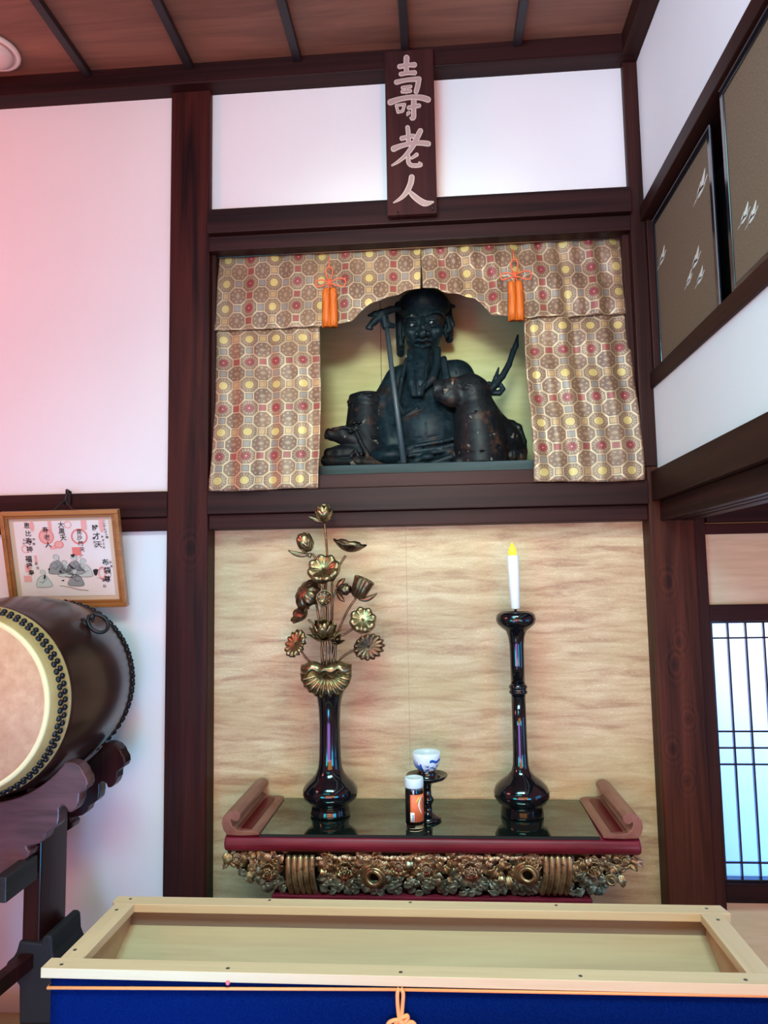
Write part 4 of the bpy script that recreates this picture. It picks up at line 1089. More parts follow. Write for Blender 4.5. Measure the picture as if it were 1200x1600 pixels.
# beard of three long strands
lo, hi_ = P(626,540,0)-np.array([0,.19,0]), P(705,540,0)+np.array([0,-.0,0]); lo[2] = P(660,634,0)[2]
w = SDF(lo, hi_, .0021)
w.path([P(658,550,24), P(658,575,36), P(657,600,50), P(655,616,54), P(653,627,55)], r(13,14,10.5,7,1.5), .006)
w.path([P(641,548,22), P(641,572,36), P(643,598,50), P(646,617,55)], r(5,6.5,6.5,4.5), .003)
w.path([P(684,546,20), P(682,572,32), P(676,592,46), P(664,606,53)], r(5,6.5,6.5,3.2), .003)
for x in (651, 655, 659, 663, 667): w.path([P(x,556,40), P(x-(x-657)*.2,580,51), P(x-(x-657)*.55,606,60.5)], r(.7), .0015, 's')
build_sdf('beard', [w], M['statue'], st)
# two small pale eyes with dark pupils
M['eye'] = plain('inlaid pale eye', (.15,.15,.155), .12, coat=.5); M['pupil'] = plain('dark pupil', (.006,.006,.008), .15)
for x, y in ((645, 508), (675, 504)):
    eo = MB().ell(P(x-.5, y+.6, 29.0), [4.6*SK, 5.4*SK, 3.0*SK], 14, 10).build('eye', M['eye'], st)
    MB().ell(P(x+1.2, y, 33.2), [2.1*SK, 1.6*SK, 2.0*SK], 10, 6).build('pupil', M['pupil'], eo)

# carved deer on the right
de = thing('deer_carving', 'dark carved deer with a single antler resting its head before the statue', 'carving', (.20, SY-.12, 2.005))
lo = np.array([P(662,0,0)[0], SY-.30, ZB-.02]); hi_ = np.array([P(836,0,0)[0], SY+.10, P(700,578,0)[2]])
d = SDF(lo, hi_, .0029)
d.path([P(752,722,50), P(750,690,52), P(746,655,58), P(740,622,62)], r(40,38,33,26), .02)
d.ell(P(738,612,64), r(27,26,24), .015)
d.path([P(733,604,66), P(706,606,74), P(684,608,80), P(678,610,82)], r(20,14,12,10), .012)
d.path([P(730,618,66), P(706,622,74), P(688,618,78)], r(18,13,9), .012)
d.ell(P(730,606,86), r(7,5,4.5), .004); d.path([P(720,608,86), P(728,612.5,90), P(738,610,90)], r(1.2), .002, 's'); d.path([P(719,602,86), P(727,598,90), P(738,602,88)], r(1.4), .003)
d.path([P(677,617,92), P(690,623,92), P(704,625,88)], r(1.2), .003, 's'); d.ell(P(675,607,92), r(3,3,2), .002, 's')
d.path([P(718,640,88), P(740,644,92), P(758,638,84)], r(1.2), .004, 's')
d.path([P(712,703,72), P(745,707,92), P(780,699,80)], r(1.2), .003, 's')
d.path([P(756,660,40), P(786,690,30), P(806,706,20)], r(30,28,18), .02)
d.path([P(783,660,10), P(800,664,6), P(810,672,6)], r(9,7,6), .008).ell(P(807,668,8), r(9,8,7), .006)
d.path([P(812,672,8), P(818,690,8), P(818,706,8)], r(5,5,6), .006)
d.path([P(786,720,40), P(800,712,42), P(814,714,40)], r(10,10,9), .008); d.path([P(802,706,52), P(803,722,52)], r(1), .002, 's'); d.path([P(812,708,50), P(816,722,48)], r(1), .002, 's')
d.path([P(716,722,70), P(780,724,66)], r(8), .008)
d.clipz(ZB); build_sdf('body', [d], M['statue2'], de)
lo = P(750,520,0)-np.array([0,.26,0]); hi_ = P(828,514,0)+np.array([0,0,0]); lo[2] = P(750,632,0)[2]
a = SDF(lo, hi_, .0024)
a.path([P(764,612,48), P(773,602,48), P(785,588,46), P(795,570,44), P(801,552,42), P(806,540,40), P(809,524,38)], r(6,5.5,5,4.6,4.2,4.4,1.6), .004)
a.path([P(768,606,48), P(775,590,48), P(779,575,48)], r(4,3.6,1.6), .004)
a.ell(P(800,549,42), r(2.5,3,5), .003)
a.path([P(768,614,46), P(780,614,46), P(786,608,46), P(783,602,46), P(774,604,46)], r(4.5,4.5,3.6,3,2.4), .003)
a.path([P(756,604,46), P(764,600,44), P(770,606,44)], r(4,4,4), .004)
o = build_sdf('antler', [a], M['statue'], de); o['label'] = 'slender upright antler'

# carved crouching animal with a cut round neck on the left
an = thing('animal_carving', 'dark carved crouching animal with round rimmed top left of the statue', 'carving', (-.36, SY-.05, 2.005))
lo = np.array([P(498,0,0)[0], SY-.22, ZB-.02]); hi_ = np.array([P(618,0,0)[0], SY+.12, P(570,606,0)[2]])
d = SDF(lo, hi_, .0027)
d.cone(P(570,716,8), P(573,630,0), SK*36, SK*29, .012)
d.cone(P(573,636,0), P(574,620,0), SK*31, SK*29, .006)
d.path([P(545,628,14), P(560,620,26), P(578,618,29), P(597,626,18), P(603,634,8)], r(3.2), .004)
d.ell(P(574,618,0), r(25,25,4), .006)
d.path([P(541,652,20), P(556,646,36), P(575,646,38), P(594,650,30), P(603,655,12)], r(1.1), .003, 's')
d.path([P(560,690,26), P(536,680,34), P(518,680,38)], r(17,14,9), .010).ell(P(514,676,40), r(6,7,7), .006).ell(P(509.5,681,42), r(3,4,6), .004)
d.path([P(556,708,28), P(530,708,36), P(514,708,38)], r(15,12,8), .008)
d.path([P(512,695,46), P(535,696,52), P(560,692,46)], r(3.2), .005, 's')
d.path([P(520,671,46), P(540,668,48), P(556,672,44)], r(3), .005); d.ell(P(548,674,50), r(4,4,3), .004)
d.path([P(557,676,48), P(563,690,50), P(575,712,44), P(583,726,40)], r(3.5,4,4,4), .004)
d.path([P(510,720,40), P(560,722,46), P(600,724,36)], r(9), .01)
d.path([P(548,712,48), P(556,704,50), P(563,720,48)], r(3), .004); d.path([P(512,712,50), P(530,716,52), P(545,716,52)], r(1.2), .003, 's')
d.path([P(596,640,18), P(604,680,14), P(600,720,12)], r(6,9,12), .01)
for x, y, dd in ((553, 661, 36), (561, 660, 38), (584, 684, 38)): d.ell(P(x, y, dd), r(4,4,2.6), .004)
d.clipz(ZB); build_sdf('body', [d], M['statue2'], an)

# staff with a gnarled head
PYS = .13; pk = (PYS+2.7)/FPX
sf = thing('staff', 'long dark staff with gnarled forked head leaning before the statue', 'staff', tuple(atY(630, 722, .16)))
a0, a1 = atY(631, 724, .155), atY(603, 503, .20)
a0[2] = max(a0[2], 2.008)
MB().tube([a0, a1], [5.0*pk, 3.6*pk], 14).build('pole', M['pole'], sf)
def Q(px, py, d=0.0): return atY(px, py, .20-d*pk)
lo = Q(560,478)-np.array([0,.05,0]); hi_ = Q(632,474)+np.array([0,.09,0]); lo[2] = Q(570,520)[2]
s = SDF(lo, hi_, .0022)
s.path([Q(602,510), Q(600,496), Q(596,489)], r(5.5,6.5,6), .004)
s.path([Q(598,490), Q(586,491), Q(576,493)], r(6.5,5,2), .004).path([Q(596,492), Q(584,503), Q(575,512)], r(6.5,5.5,3.5), .004)
s.path([Q(598,489), Q(610,484,-8), Q(622,482,-16)], r(6,5.5,5), .004).path([Q(601,497), Q(606,508), Q(614,509,-6)], r(5,4.5,4), .004)
s.path([Q(574,512), Q(580,513)], r(3.2), .002); s.path([Q(580,497,6), Q(592,493,7)], r(1), .002, 's')
build_sdf('forked_head', [s], M['statue'], sf)

# plank the group stands on
g_ = wood('weathered blue grey plank', (.012,.022,.027), (.045,.065,.072), 0, .6, spec=.25, across=14, along=1.0)
pl = quick_box('plank', g_, -.50, .41, .118, .64, 1.953, 2.005, None, bevel=.003)
tag(pl, 'long weathered grey plank under the statue group in the niche', 'plank')
# ------------------------------------------------------------------ drum
g = G('drum body lacquer', .3, spec=.3, coat=.2); n = g.noise(g.coord('Object', (14, 1.2, 14)), 1.0, 4); g.color(g.ramp(n, [(.3, (.012,.004,.003)), (.7, (.045,.014,.010))])); M['drum'] = g.m
g = G('drum skin', .62); v = g.coord('Object'); n = g.noise(v, 30, 5, .65); n2 = g.noise(v, 5, 3)
g.color(g.mix(n2.step(.4, .7)*.35, g.ramp(n, [(.3, (.50,.23,.125)), (.7, (.66,.36,.215))]), (.48,.23,.12))); M['skin'] = g.m
g = G('drum skin band', .5); n = g.noise(g.coord('Object'), 12, 3); g.color(g.ramp(n, [(.3, (.36,.24,.085)), (.7, (.45,.32,.13))])); M['band'] = g.m
M['cream'] = plain('cream skin edge', (.80,.66,.36), .5)
M['tack'] = plain('black iron tack', (.012,.012,.016), .22, metal=.4)
M['iron'] = plain('dark iron ring', (.018,.018,.02), .38, metal=.6)
DX, DZ = -1.391, 1.211
YH, YK = -.622, -.075
dr = thing('drum', 'large dark lacquered barrel drum with pale skin and black tacks on a wooden stand', 'drum', (DX, (YH+YK)/2, DZ-.30))
ybs = [-.552+.437*i/20 for i in range(21)]
prof = [(.280+.026*math.sin(PI*(y+.552)/.437)+.004, y) for y in ybs]
MB().lathe(prof, (DX, 0, DZ), 96, 'y').build('barrel', M['drum'], dr)
MB().lathe([(.259, YH+.002), (.268, YH+.012), (.2745, YH+.035), (.2835, -.553), (.2865, -.551), (.2865, -.546), (.28, -.540)], (DX, 0, DZ), 96, 'y', caps=False).build('skin_band', M['band'], dr)
MB().lathe([(0, YH-.0035), (.246, YH-.003), (.248, YH), (0, YH+.002)], (DX, 0, DZ), 96, 'y').build('drum_skin', M['skin'], dr)
MB().lathe([(.246, YH-.003), (.252, YH-.0045), (.258, YH-.002), (.261, YH+.005), (.258, YH+.009), (.246, YH+.005)], (DX, 0, DZ), 96, 'y', caps=False).build('skin_edge', M['cream'], dr)
MB().lathe([(.28, -.118), (.2865, -.113), (.2835, -.108), (.268, YK-.012), (.255, YK), (0, YK)], (DX, 0, DZ), 96, 'y').build('rear_skin', M['drum'], dr)
# tacks: two staggered rows on the front band
NT = 76
proto = MB().ell((0, 0, 0), .0092, 12, 8)
first = None; allt = []
for row in range(2):
    for i in range(NT):
        a = 2*PI*(i+.32*row)/NT
        yy = -.589 if row == 0 else -.571
        rr = np.interp(yy, [YH+.035, -.553], [.2745, .2835])
        p = (DX+rr*math.cos(a), yy, DZ+rr*math.sin(a)); allt.append((a, p))
# those facing the room on the right are individual parts; the rest (out of view) are one part
vis = [q for q in allt if q[1][0] > DX-.02]; hid = [q for q in allt if q[1][0] <= DX-.02]
vis = vis[:100]
for a, p in vis:
    if first is None:
        me = bpy.data.meshes.new('tack'); me.from_pydata(proto.v, [], proto.f); me.polygons.foreach_set('use_smooth', proto.sm); me.materials.append(M['tack'])
        first = bpy.data.objects.new('tack', me); o = first
    else: o = first.copy()
    o.name = 'tack'; COL.objects.link(o); o.parent = dr; o.location = Vector(p)-dr.location
mb = MB()
for a, p in hid: mb.ell(p, .0092, 10, 6)
o = mb.build('tack_row', M['tack'], dr); o['kind'] = 'stuff'
mb = MB()
for row in range(2):
    for i in range(64):
        a = 2*PI*(i+.5*row)/64; yy = -.088 if row else -.104; rr = .278 if row else .2835
        mb.ell((DX+rr*math.cos(a), yy, DZ+rr*math.sin(a)), .0105, 8, 6)
o = mb.build('rear_tack_row', M['tack'], dr); o['kind'] = 'stuff'; o['label'] = 'two rows of black tacks on the rear rim'
# iron ring handle
ra = math.radians(45); ry = -.325
nrm = np.array([math.cos(ra), 0, math.sin(ra)]); tg = np.array([-math.sin(ra), 0, math.cos(ra)]); rr = .280+.026*math.sin(PI*(ry+.552)/.437)+.005
pc = np.array([DX, ry, DZ])+nrm*rr
mb = MB(); fr = np.array([tg, [0,1,0], nrm])
def tr(mb, f, o): mb.v = [tuple(o+f.T@np.array(p)) for p in mb.v]; return mb
q = MB().lathe([(0, .004), (.019, .004), (.023, 0), (.023, -.004), (0, -.004)], (0,0,0), 32); 
o1 = tr(q, fr, pc).build('ring_plate', M['iron'], dr)
q = MB().tube([(.012*math.cos(a)*.9, .0, .014+.012*math.sin(a)) for a in [PI*i/8 for i in range(9)]], .0055, 8).ell((.0, 0, .024), .011, 12, 8)
tr(q, fr, pc).build('staple', M['iron'], dr)
down = np.array([math.sin(ra), 0, -math.cos(ra)])   # hangs down the barrel
cen = pc+nrm*.024+down*.030
pts = [cen+down*.036*math.cos(a)+(np.array([0,1,0])*.020+nrm*.020)*math.sin(a) for a in [2*PI*i/32 for i in range(32)]]
MB().tube(pts, .0062, 8, closed=True).build('handle_ring', M['iron'], dr)

# ------------------------------------------------------------------ drum stand
M['stand'] = wood('purple brown stand wood', (.042,.013,.018), (.135,.048,.056), 0, .42, across=10, along=2.2, knots=[(-1.40,.93,.10)], kaxis=0, coat=.1)
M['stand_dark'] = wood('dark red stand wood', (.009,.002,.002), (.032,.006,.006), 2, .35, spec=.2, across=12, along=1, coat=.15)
M['stand_black'] = wood('black stand rail', (.010,.009,.010), (.030,.028,.030), 1, .4, across=12, along=1)
YA = -.50
ds = thing('drum_stand', 'carved wooden drum stand with scalloped cradle arms under the drum', 'drum stand', (DX, -.33, 0))
def ap(px, py): q = atY(px, py, YA); return (q[0], q[2])
out_px = [(0,1254),(30,1243),(60,1225),(80,1205),(90,1194),(100,1191),(113,1191.5),(122,1195),(129,1203),(131,1209),(136,1217),(137,1226),(134,1233),(124,1240),(123,1252),(119,1262),(113,1269),(106,1270),(104,1263),(99,1258.5),(95,1259),(92,1264),(92,1277),(90,1289),(84,1295),(78,1299),(73,1302),(70,1311),(62,1318),(52,1321),(41,1323),(43,1328),(47,1331),(44,1340),(36,1345),(27,1347),(24,1351),(22,1360),(12,1367),(0,1368)]
op = [ap(*p) for p in out_px]
rad_c = .309
up = []
half = [(.3125*math.cos(math.radians(q)), DZ+.3125*math.sin(math.radians(q))) for q in range(-85, -39, 5)]+[(x-DX, z) for x, z in op[5:]]
# extend to the middle and mirror
zt = DZ-.3125; zb2 = half[-1][1]-.03
poly_r = [(0, zt)]+[(x, z) for x, z in half]+[(0, zb2)]
poly = [(DX+x, z) for x, z in poly_r]+[(DX-x, z) for x, z in poly_r[::-1] if x > 1e-6]
a1 = MB().prism(poly, lambda a, b, d: (a, d, b), YA, YA+.05).build('cradle_arm', M['stand'], ds, bevel=.004); a1['label'] = 'front cradle arm with scalloped end'
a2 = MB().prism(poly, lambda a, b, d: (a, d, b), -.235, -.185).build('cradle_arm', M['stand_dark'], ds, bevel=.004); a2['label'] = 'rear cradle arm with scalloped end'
# posts, rails and feet
q = atY(52, 1400, -.45); pxl = atY(36, 1400, -.44)[0]; pxr = atY(63, 1400, -.44)[0]
for s in (1, -1):
    for y0 in (-.45, -.30):
        if y0 == -.30: continue
        xa, xb = (pxl, pxr) if s > 0 else (2*DX-pxr, 2*DX-pxl)
        quick_box('post', M['stand_dark'], xa, xb, -.44, -.28, .10, zt+.005 if False else .93, ds, bevel=.004)
mb = MB()
zr0, zr1 = atY(50, 1400, -.46)[2], 0
def beam_between(name, mat, p0, p1, hw, hh):
    p0, p1 = np.array(p0), np.array(p1); d = p1-p0; L = np.linalg.norm(d); d /= L; s = np.cross(d, [0,0,1.0]); s /= np.linalg.norm(s); u = np.cross(s, d)
    return MB().obox((p0+p1)/2, (d, s, u), (L/2, hw, hh)).build(name, mat, ds, bevel=.003)
# cross rail in front of the posts, rising to the right
ra0 = atY(0, 1391, -.62); ra1 = atY(50, 1354, -.46)
beam_between('cross_rail', M['stand_black'], (ra0[0]-.0, ra0[1], ra0[2]), (ra1[0], ra1[1], ra1[2]), .018, .036)
ra0 = atY(0, 1539, -.62); ra1 = atY(60, 1487, -.40)
beam_between('foot_rail', M['stand_dark'], tuple(ra0-np.array([.05, .08, .03])), tuple(ra1), .02, .022)
br = [(30,1470),(28,1478),(25,1488),(20,1497),(12,1503),(8,1510),(9,1518),(14,1524),(22,1530),(30,1540),(30,1600),(96,1600),(96,1535),(92,1520),(90,1508),(86,1498),(83,1490),(82,1466),(78,1461),(70,1461),(66,1466),(64,1474)]
q0_ = lambda a, b: (atY(a, b, -.45)[0], atY(a, b, -.45)[2])
MB().prism([q0_(*p) for p in br], lambda a, b, d: (a, d, b), -.452, -.272).build('scroll_bracket', M['void'], ds, bevel=.006)
for y in (-.46, -.28): pass
quick_box('foot', M['stand_dark'], DX-.50, DX+.50, -.45, -.27, 0, .12, ds, bevel=.006)
quick_box('stretcher', M['stand_dark'], 2*DX-pxr+.01, pxr-.01, -.39, -.33, .62, .68, ds, bevel=.004)

# ------------------------------------------------------------------ framed print
M['frame'] = wood('amber wood frame', (.26,.095,.022), (.46,.19,.055), 0, .35, across=20, along=2, coat=.3)
M['frame_in'] = wood('amber inner frame', (.22,.075,.016), (.36,.14,.04), 0, .4, across=20, along=2)
M['mat'] = plain('tan mat board', (.62,.47,.33), .8); g = G('print paper', .75); g.color(g.ramp(g.noise(g.coord('Object'), 6, 3), [(.3, (.72,.66,.62)), (.7, (.78,.73,.68))])); M['paper'] = g.m
M['ink'] = plain('black ink', (.012,.010,.014), .7); M['ink_grey'] = plain('grey ink wash', (.26,.29,.29), .8); M['ink_pale'] = plain('pale green wash', (.50,.58,.54), .8); M['stamp'] = plain('red stamp ink', (.72,.20,.17), .8); M['stamp_pale'] = plain('faded stamp ink', (.76,.38,.34), .8)
TL, TR = atY(0, 800.5, -.125), atY(185, 795.5, -.125); BR = atY(201, 947, -.028)
ux = np.array([1.0, 0, 0]); fh = BR-TR; fh[0] = 0; H = np.linalg.norm(fh); uz = -fh/H; un = np.cross(ux, uz)   # un points to the room
if un[1] > 0: un = -un
Wd = TR[0]-TL[0]; ORG = np.array([TL[0], BR[1], BR[2]])
def FP(a, b, d=0.0): return ORG+ux*a+uz*b+un*d
pf = thing('framed_print', 'wood framed ink print with red stamps leaning out from the wall above the drum', 'framed picture', tuple(FP(Wd/2, 0, 0)))
def bar(a0, a1, b0, b1, d0, d1): return MB().obox(FP((a0+a1)/2, (b0+b1)/2, (d0+d1)/2), (ux, uz, un), ((a1-a0)/2, (b1-b0)/2, (d1-d0)/2))
fw = .027
def ring(w0, w1, d0, d1):
    mb = MB()
    for a in ((w0, Wd-w0, w0, w1), (w0, Wd-w0, H-w1, H-w0), (w0, w1, w1, H-w1), (Wd-w1, Wd-w0, w1, H-w1)):
        s = bar(*a, d0, d1); mb.add(s.v, s.f)
    return mb
fo = ring(0, fw*.55, -.012, .012).build('frame', M['frame'], pf, bevel=.002)
ring(fw*.55, fw, -.012, .007).build('inner_lip', M['frame_in'], fo, bevel=.0015)
bar(fw*.9, Wd-fw*.9, fw*.9, H-fw*.9, -.010, -.002).build('mat_board', M['mat'], pf)
pa0, pa1, pb0, pb1 = fw+.018, Wd-fw-.018, fw+.016, H-fw-.012
pap = bar(pa0, pa1, pb0, pb1, -.002, -.001).build('print', M['paper'], pf)
# picture coordinates: s 0..1 left-right, t 0..1 top-bottom of the sheet
def SP(s, t, d=0.0): return FP(pa0+(pa1-pa0)*s, pb1-(pb1-pb0)*t, d)
LW = pa1-pa0; LH = pb1-pb0
bpy.context.view_layer.update()
def kanji(mb, text, s, t, size, rot=0.0, d=.0006, bold=.0):
    cu = bpy.data.curves.new('t', 'FONT'); cu.body = text; cu.size = 1.0; cu.resolution_u = 2; cu.align_x = 'CENTER'; cu.align_y = 'CENTER'; cu.offset = bold
    ob = bpy.data.objects.new('t', cu); COL.objects.link(ob)
    dg = bpy.context.evaluated_depsgraph_get(); me = ob.evaluated_get(dg).to_mesh()
    c0, s0 = math.cos(rot), math.sin(rot); o = SP(s, t, d)
    vs = [o+ux*(size*(v.co.x*c0-v.co.y*s0))+uz*(size*(v.co.x*s0+v.co.y*c0)) for v in me.vertices]
    mb.add(vs, [tuple(p.vertices) for p in me.polygons])
    ob.evaluated_get(dg).to_mesh_clear(); bpy.data.objects.remove(ob); bpy.data.curves.remove(cu)
def column(mb, text, s, t, size, ds=0.0, gap=1.0, bold=.012):
    for i, ch in enumerate(text): kanji(mb, ch, s+ds*i+rnd.uniform(-.006, .006), t+i*size*gap/LH, size*rnd.uniform(.9, 1.1), rnd.uniform(-.12, .12), bold=bold)
def disc(mb, s, t, rw, rh, d, n=24, r0=0.0):
    o = SP(s, t, d)
    if r0:
        vs = [o+ux*rw*q*math.cos(2*PI*i/n)+uz*rh*q*math.sin(2*PI*i/n) for q in (r0, 1) for i in range(n)]
        mb.add(vs, [(i, (i+1) % n, n+(i+1) % n, n+i) for i in range(n)])
    else: mb.add([o+ux*rw*math.cos(2*PI*i/n)+uz*rh*math.sin(2*PI*i/n) for i in range(n)], [tuple(range(n))])
def quad(mb, s, t, w, h, d): o = SP(s, t, d); mb.add([o-ux*w/2-uz*h/2, o+ux*w/2-uz*h/2, o+ux*w/2+uz*h/2, o-ux*w/2+uz*h/2], [(0,1,2,3)])
def st_(fn, pale, *a, **kw):
    mb = MB(); fn(mb, *a, **kw); mb.build('faded_stamp' if pale else 'red_stamp', M['stamp_pale' if pale else 'stamp'], pap, fixn=False)
st_(disc, 0, .335, .20, .029, .029, .0001, r0=.86); st_(disc, 1, .335, .20, .025, .025, .00012)
st_(disc, 0, .685, .21, .032, .030, .0001, r0=.80); st_(quad, 0, .64, .405, .034, .032, .0001); st_(quad, 1, .745, .06, .022, .036, .0001)
st_(disc, 1, .46, .31, .018, .014, .0001); st_(disc, 0, .46, .31, .018, .014, .00015, r0=.8); st_(quad, 1, .385, .06, .014, .036, .0001); st_(disc, 1, .195, .06, .009, .020, .0001)
st_(disc, 1, .575, .05, .015, .014, .0001, r0=.7); st_(quad, 1, .395, .345, .024, .014, .0001); st_(disc, 1, .10, .36, .017, .015, .0001, r0=.72); st_(quad, 1, .085, .76, .030, .024, .0001); st_(quad, 1, .10, .62, .022, .030, .0001)
st_(disc, 1, .885, .70, .015, .026, .0001, r0=.6); st_(disc, 1, .93, .06, .010, .03, .0001); st_(quad, 1, .195, .50, .010, .030, .0001)
def col_(*a):
    mb = MB(); column(mb, *a); mb.build('handwriting', M['ink'], pap, fixn=False)
col_('恵比寿神', .145, .055, .026, -.001, 1.15); col_('福禄寿', .115, .50, .025, .004, 1.05, .02); col_('寿老人', .335, .12, .026, .006, 1.05)
col_('大黒天', .50, .055, .024, .004, 1.0); col_('毘沙門天', .685, .15, .021, .006, 1.05); col_('辨才天', .865, .105, .027, .010, 1.15)
col_('布袋尊', .935, .56, .028, .002, 1.15, .02)
col_('二十七番神', .965, .03, .013, .002, 1.1); col_('参拝之印', .93, .22, .009, .0, 1.5); col_('神天王', .84, .24, .012, .004, 1.2)
col_('良徳', .985, .56, .010, 0, 1.5); col_('印', .90, .88, .014); col_('寺', .895, .80, .014); col_('奉拝', .20, .24, .011, .0, 1.5); col_('五月', .09, .24, .009, 0, 1.6); col_('吉', .19, .56, .011); col_('日', .205, .62, .011)
gw, gp_, ik = MB(), MB(), MB()
def blob(mb, pts, d): mb.add([SP(s, t, d) for s, t in pts], [tuple(range(len(pts)))])
def smooth_blob(mb, pts, d): blob(mb, [tuple(p) for p in catmull(pts, 5, True)], d)
def ink_line(pts, w=.0028, d=.0006):
    q = ribbon([(a*LW, b*LH, w*LW) for a, b in pts], 5, 2); ik.add([SP(a/LW, b/LH, d) for a, b in q], [tuple(range(len(q)))])
def figure(cs, ct, k, fl, wash):
    T = lambda L: [(cs+a*k*fl, ct+b*k) for a, b in L]
    smooth_blob(wash, T([(-.05,-.02),(.03,-.05),(.07,.03),(.10,.11),(.02,.13),(-.09,.12),(-.08,.04)]), .0003)
    ink_line(T([(-.02,-.05),(-.07,.02),(-.09,.10),(-.08,.13)])); ink_line(T([(.03,-.05),(.08,.03),(.10,.11),(.02,.135),(-.08,.13)]))
    ink_line(T([(-.01,-.03),(.01,.03),(-.02,.08)])); ink_line(T([(.05,.0),(.0,.05),(-.05,.05)]), .0036)
    disc(gp_, cs+.005*fl, ct-.085*k, .030*k*LW, .036*k*LH, .00035); ink_line(T([(-.028,-.08),(-.02,-.12),(.02,-.125),(.036,-.09),(.025,-.055),(-.005,-.045)]))
for a in ((.41,.57,1.0,1,'w'), (.50,.63,.85,-1,'p'), (.60,.58,1.0,1,'w'), (.70,.62,.95,-1,'p'), (.60,.75,.9,-1,'w'), (.25,.76,.9,1,'p')): figure(a[0], a[1], a[2], a[3], gw if a[4] == 'w' else gp_)
for pts in ([(.57,.45),(.615,.44),(.60,.485)], [(.265,.71),(.28,.72),(.275,.76),(.258,.765)], [(.43,.655),(.46,.665),(.445,.695)], [(.795,.655),(.845,.65),(.83,.72),(.805,.725)], [(.315,.63),(.335,.625),(.33,.655)], [(.44,.79),(.475,.78),(.465,.80)], [(.54,.57),(.59,.62),(.60,.645),(.56,.62)]): smooth_blob(ik, pts, .0007)
ink_line([(.84,.67),(.90,.62),(.965,.66),(.975,.74),(.92,.78),(.83,.76)]); ink_line([(.42,.86),(.52,.88),(.62,.915),(.72,.93)], .0045); ink_line([(.49,.73),(.54,.755),(.60,.74)], .005); ink_line([(.66,.49),(.70,.45)], .004)
gw.build('ink_wash', M['ink_grey'], pap, fixn=False); gp_.build('pale_wash', M['ink_pale'], pap, fixn=False); ik.build('ink_drawing', M['ink'], pap, fixn=False)
# hook on the beam with the hanging string
hx = atY(107, 780, -.02)
hk_ = thing('picture_hook', 'black iron hook with cord on the wall beam above the framed print', 'hook', (hx[0], -.015, hx[2]-.03))
MB().tube(catmull([(hx[0]-.004, -.004, hx[2]+.030), (hx[0]-.002, -.03, hx[2]+.034), (hx[0]+.006, -.045, hx[2]+.018), (hx[0]+.004, -.050, hx[2]-.012), (hx[0]-.006, -.038, hx[2]-.018)], 5), .0048, 8).box(hx[0]-.014, hx[0]+.004, -.012, -.004, hx[2]-.02, hx[2]+.032).build('iron_hook', M['iron'], hk_)
e0 = FP(Wd/2-.03, H-.004, -.010); e1 = FP(Wd/2+.05, H-.004, -.010)
MB().tube([e0, (hx[0], -.048, hx[2]-.008), e1], .003, 6).build('cord', M['void'], hk_)

# ------------------------------------------------------------------ offertory box
def boxwood(axis, nm): return wood(nm, (.56,.375,.22), (.68,.49,.305), axis, .55, across=12, along=1.2, spread=(.3, .7), bump=.05)
M['bw_x'] = boxwood(0, 'pale box wood'); M['bw_y'] = boxwood(1, 'pale box wood side'); M['bw_in'] = wood('inner box board', (.48,.32,.185), (.58,.41,.235), 0, .6, across=9, along=1)
M['bw_back_shade'] = wood('shade-tinted inner back board', (.22,.145,.11), (.30,.21,.155), 0, .6, across=9, along=1)  # shade inside the box painted in as a darker brown
g = G('navy cloth', .95, spec=.02); n = g.noise(g.coord('Object', (300, 300, 300)), 1.0, 2); g.color(g.ramp(n, [(.3, (.0005,.005,.052)), (.7, (.001,.010,.080))])); M['navy'] = g.m
M['screw'] = plain('dark screw head', (.10,.09,.08), .4, metal=.7)
ZBX = .75; RT = .0205
ob = thing('offertory_box', 'long pale wooden offering box with open top in front of the altar', 'offering box', (-.095, -.95, 0))
XL, XR = -.838, .651
quick_box('rim_board', M['bw_x'], -.858, .672, -1.132, -1.089, ZBX-RT, ZBX, ob, bevel=.0012)['label'] = 'front rim board'
MB().prism([(-.850,-.777), (.664,-.777), (.672,-.822), (-.838,-.822), (-.850, -.806)], lambda a, b, d: (a, b, d), ZBX-RT, ZBX).build('rim_board', M['bw_x'], ob, bevel=.0012)['label'] = 'rear rim board'
quick_box('rim_board', M['bw_y'], XL, -.787, -1.0885, -.8225, ZBX-RT, ZBX-.0004, ob, bevel=.0012)['label'] = 'left rim board'
quick_box('rim_board', M['bw_y'], .601, XR, -1.0885, -.8225, ZBX-RT, ZBX-.0004, ob, bevel=.0012)['label'] = 'right rim board'
zw = ZBX-RT-.0005
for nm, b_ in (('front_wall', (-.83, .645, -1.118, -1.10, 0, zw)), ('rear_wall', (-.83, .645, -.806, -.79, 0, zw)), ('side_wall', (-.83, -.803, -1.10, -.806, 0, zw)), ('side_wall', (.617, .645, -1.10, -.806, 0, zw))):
    quick_box(nm, M['bw_back_shade'] if nm == 'rear_wall' else M['bw_in'], *b_, ob)
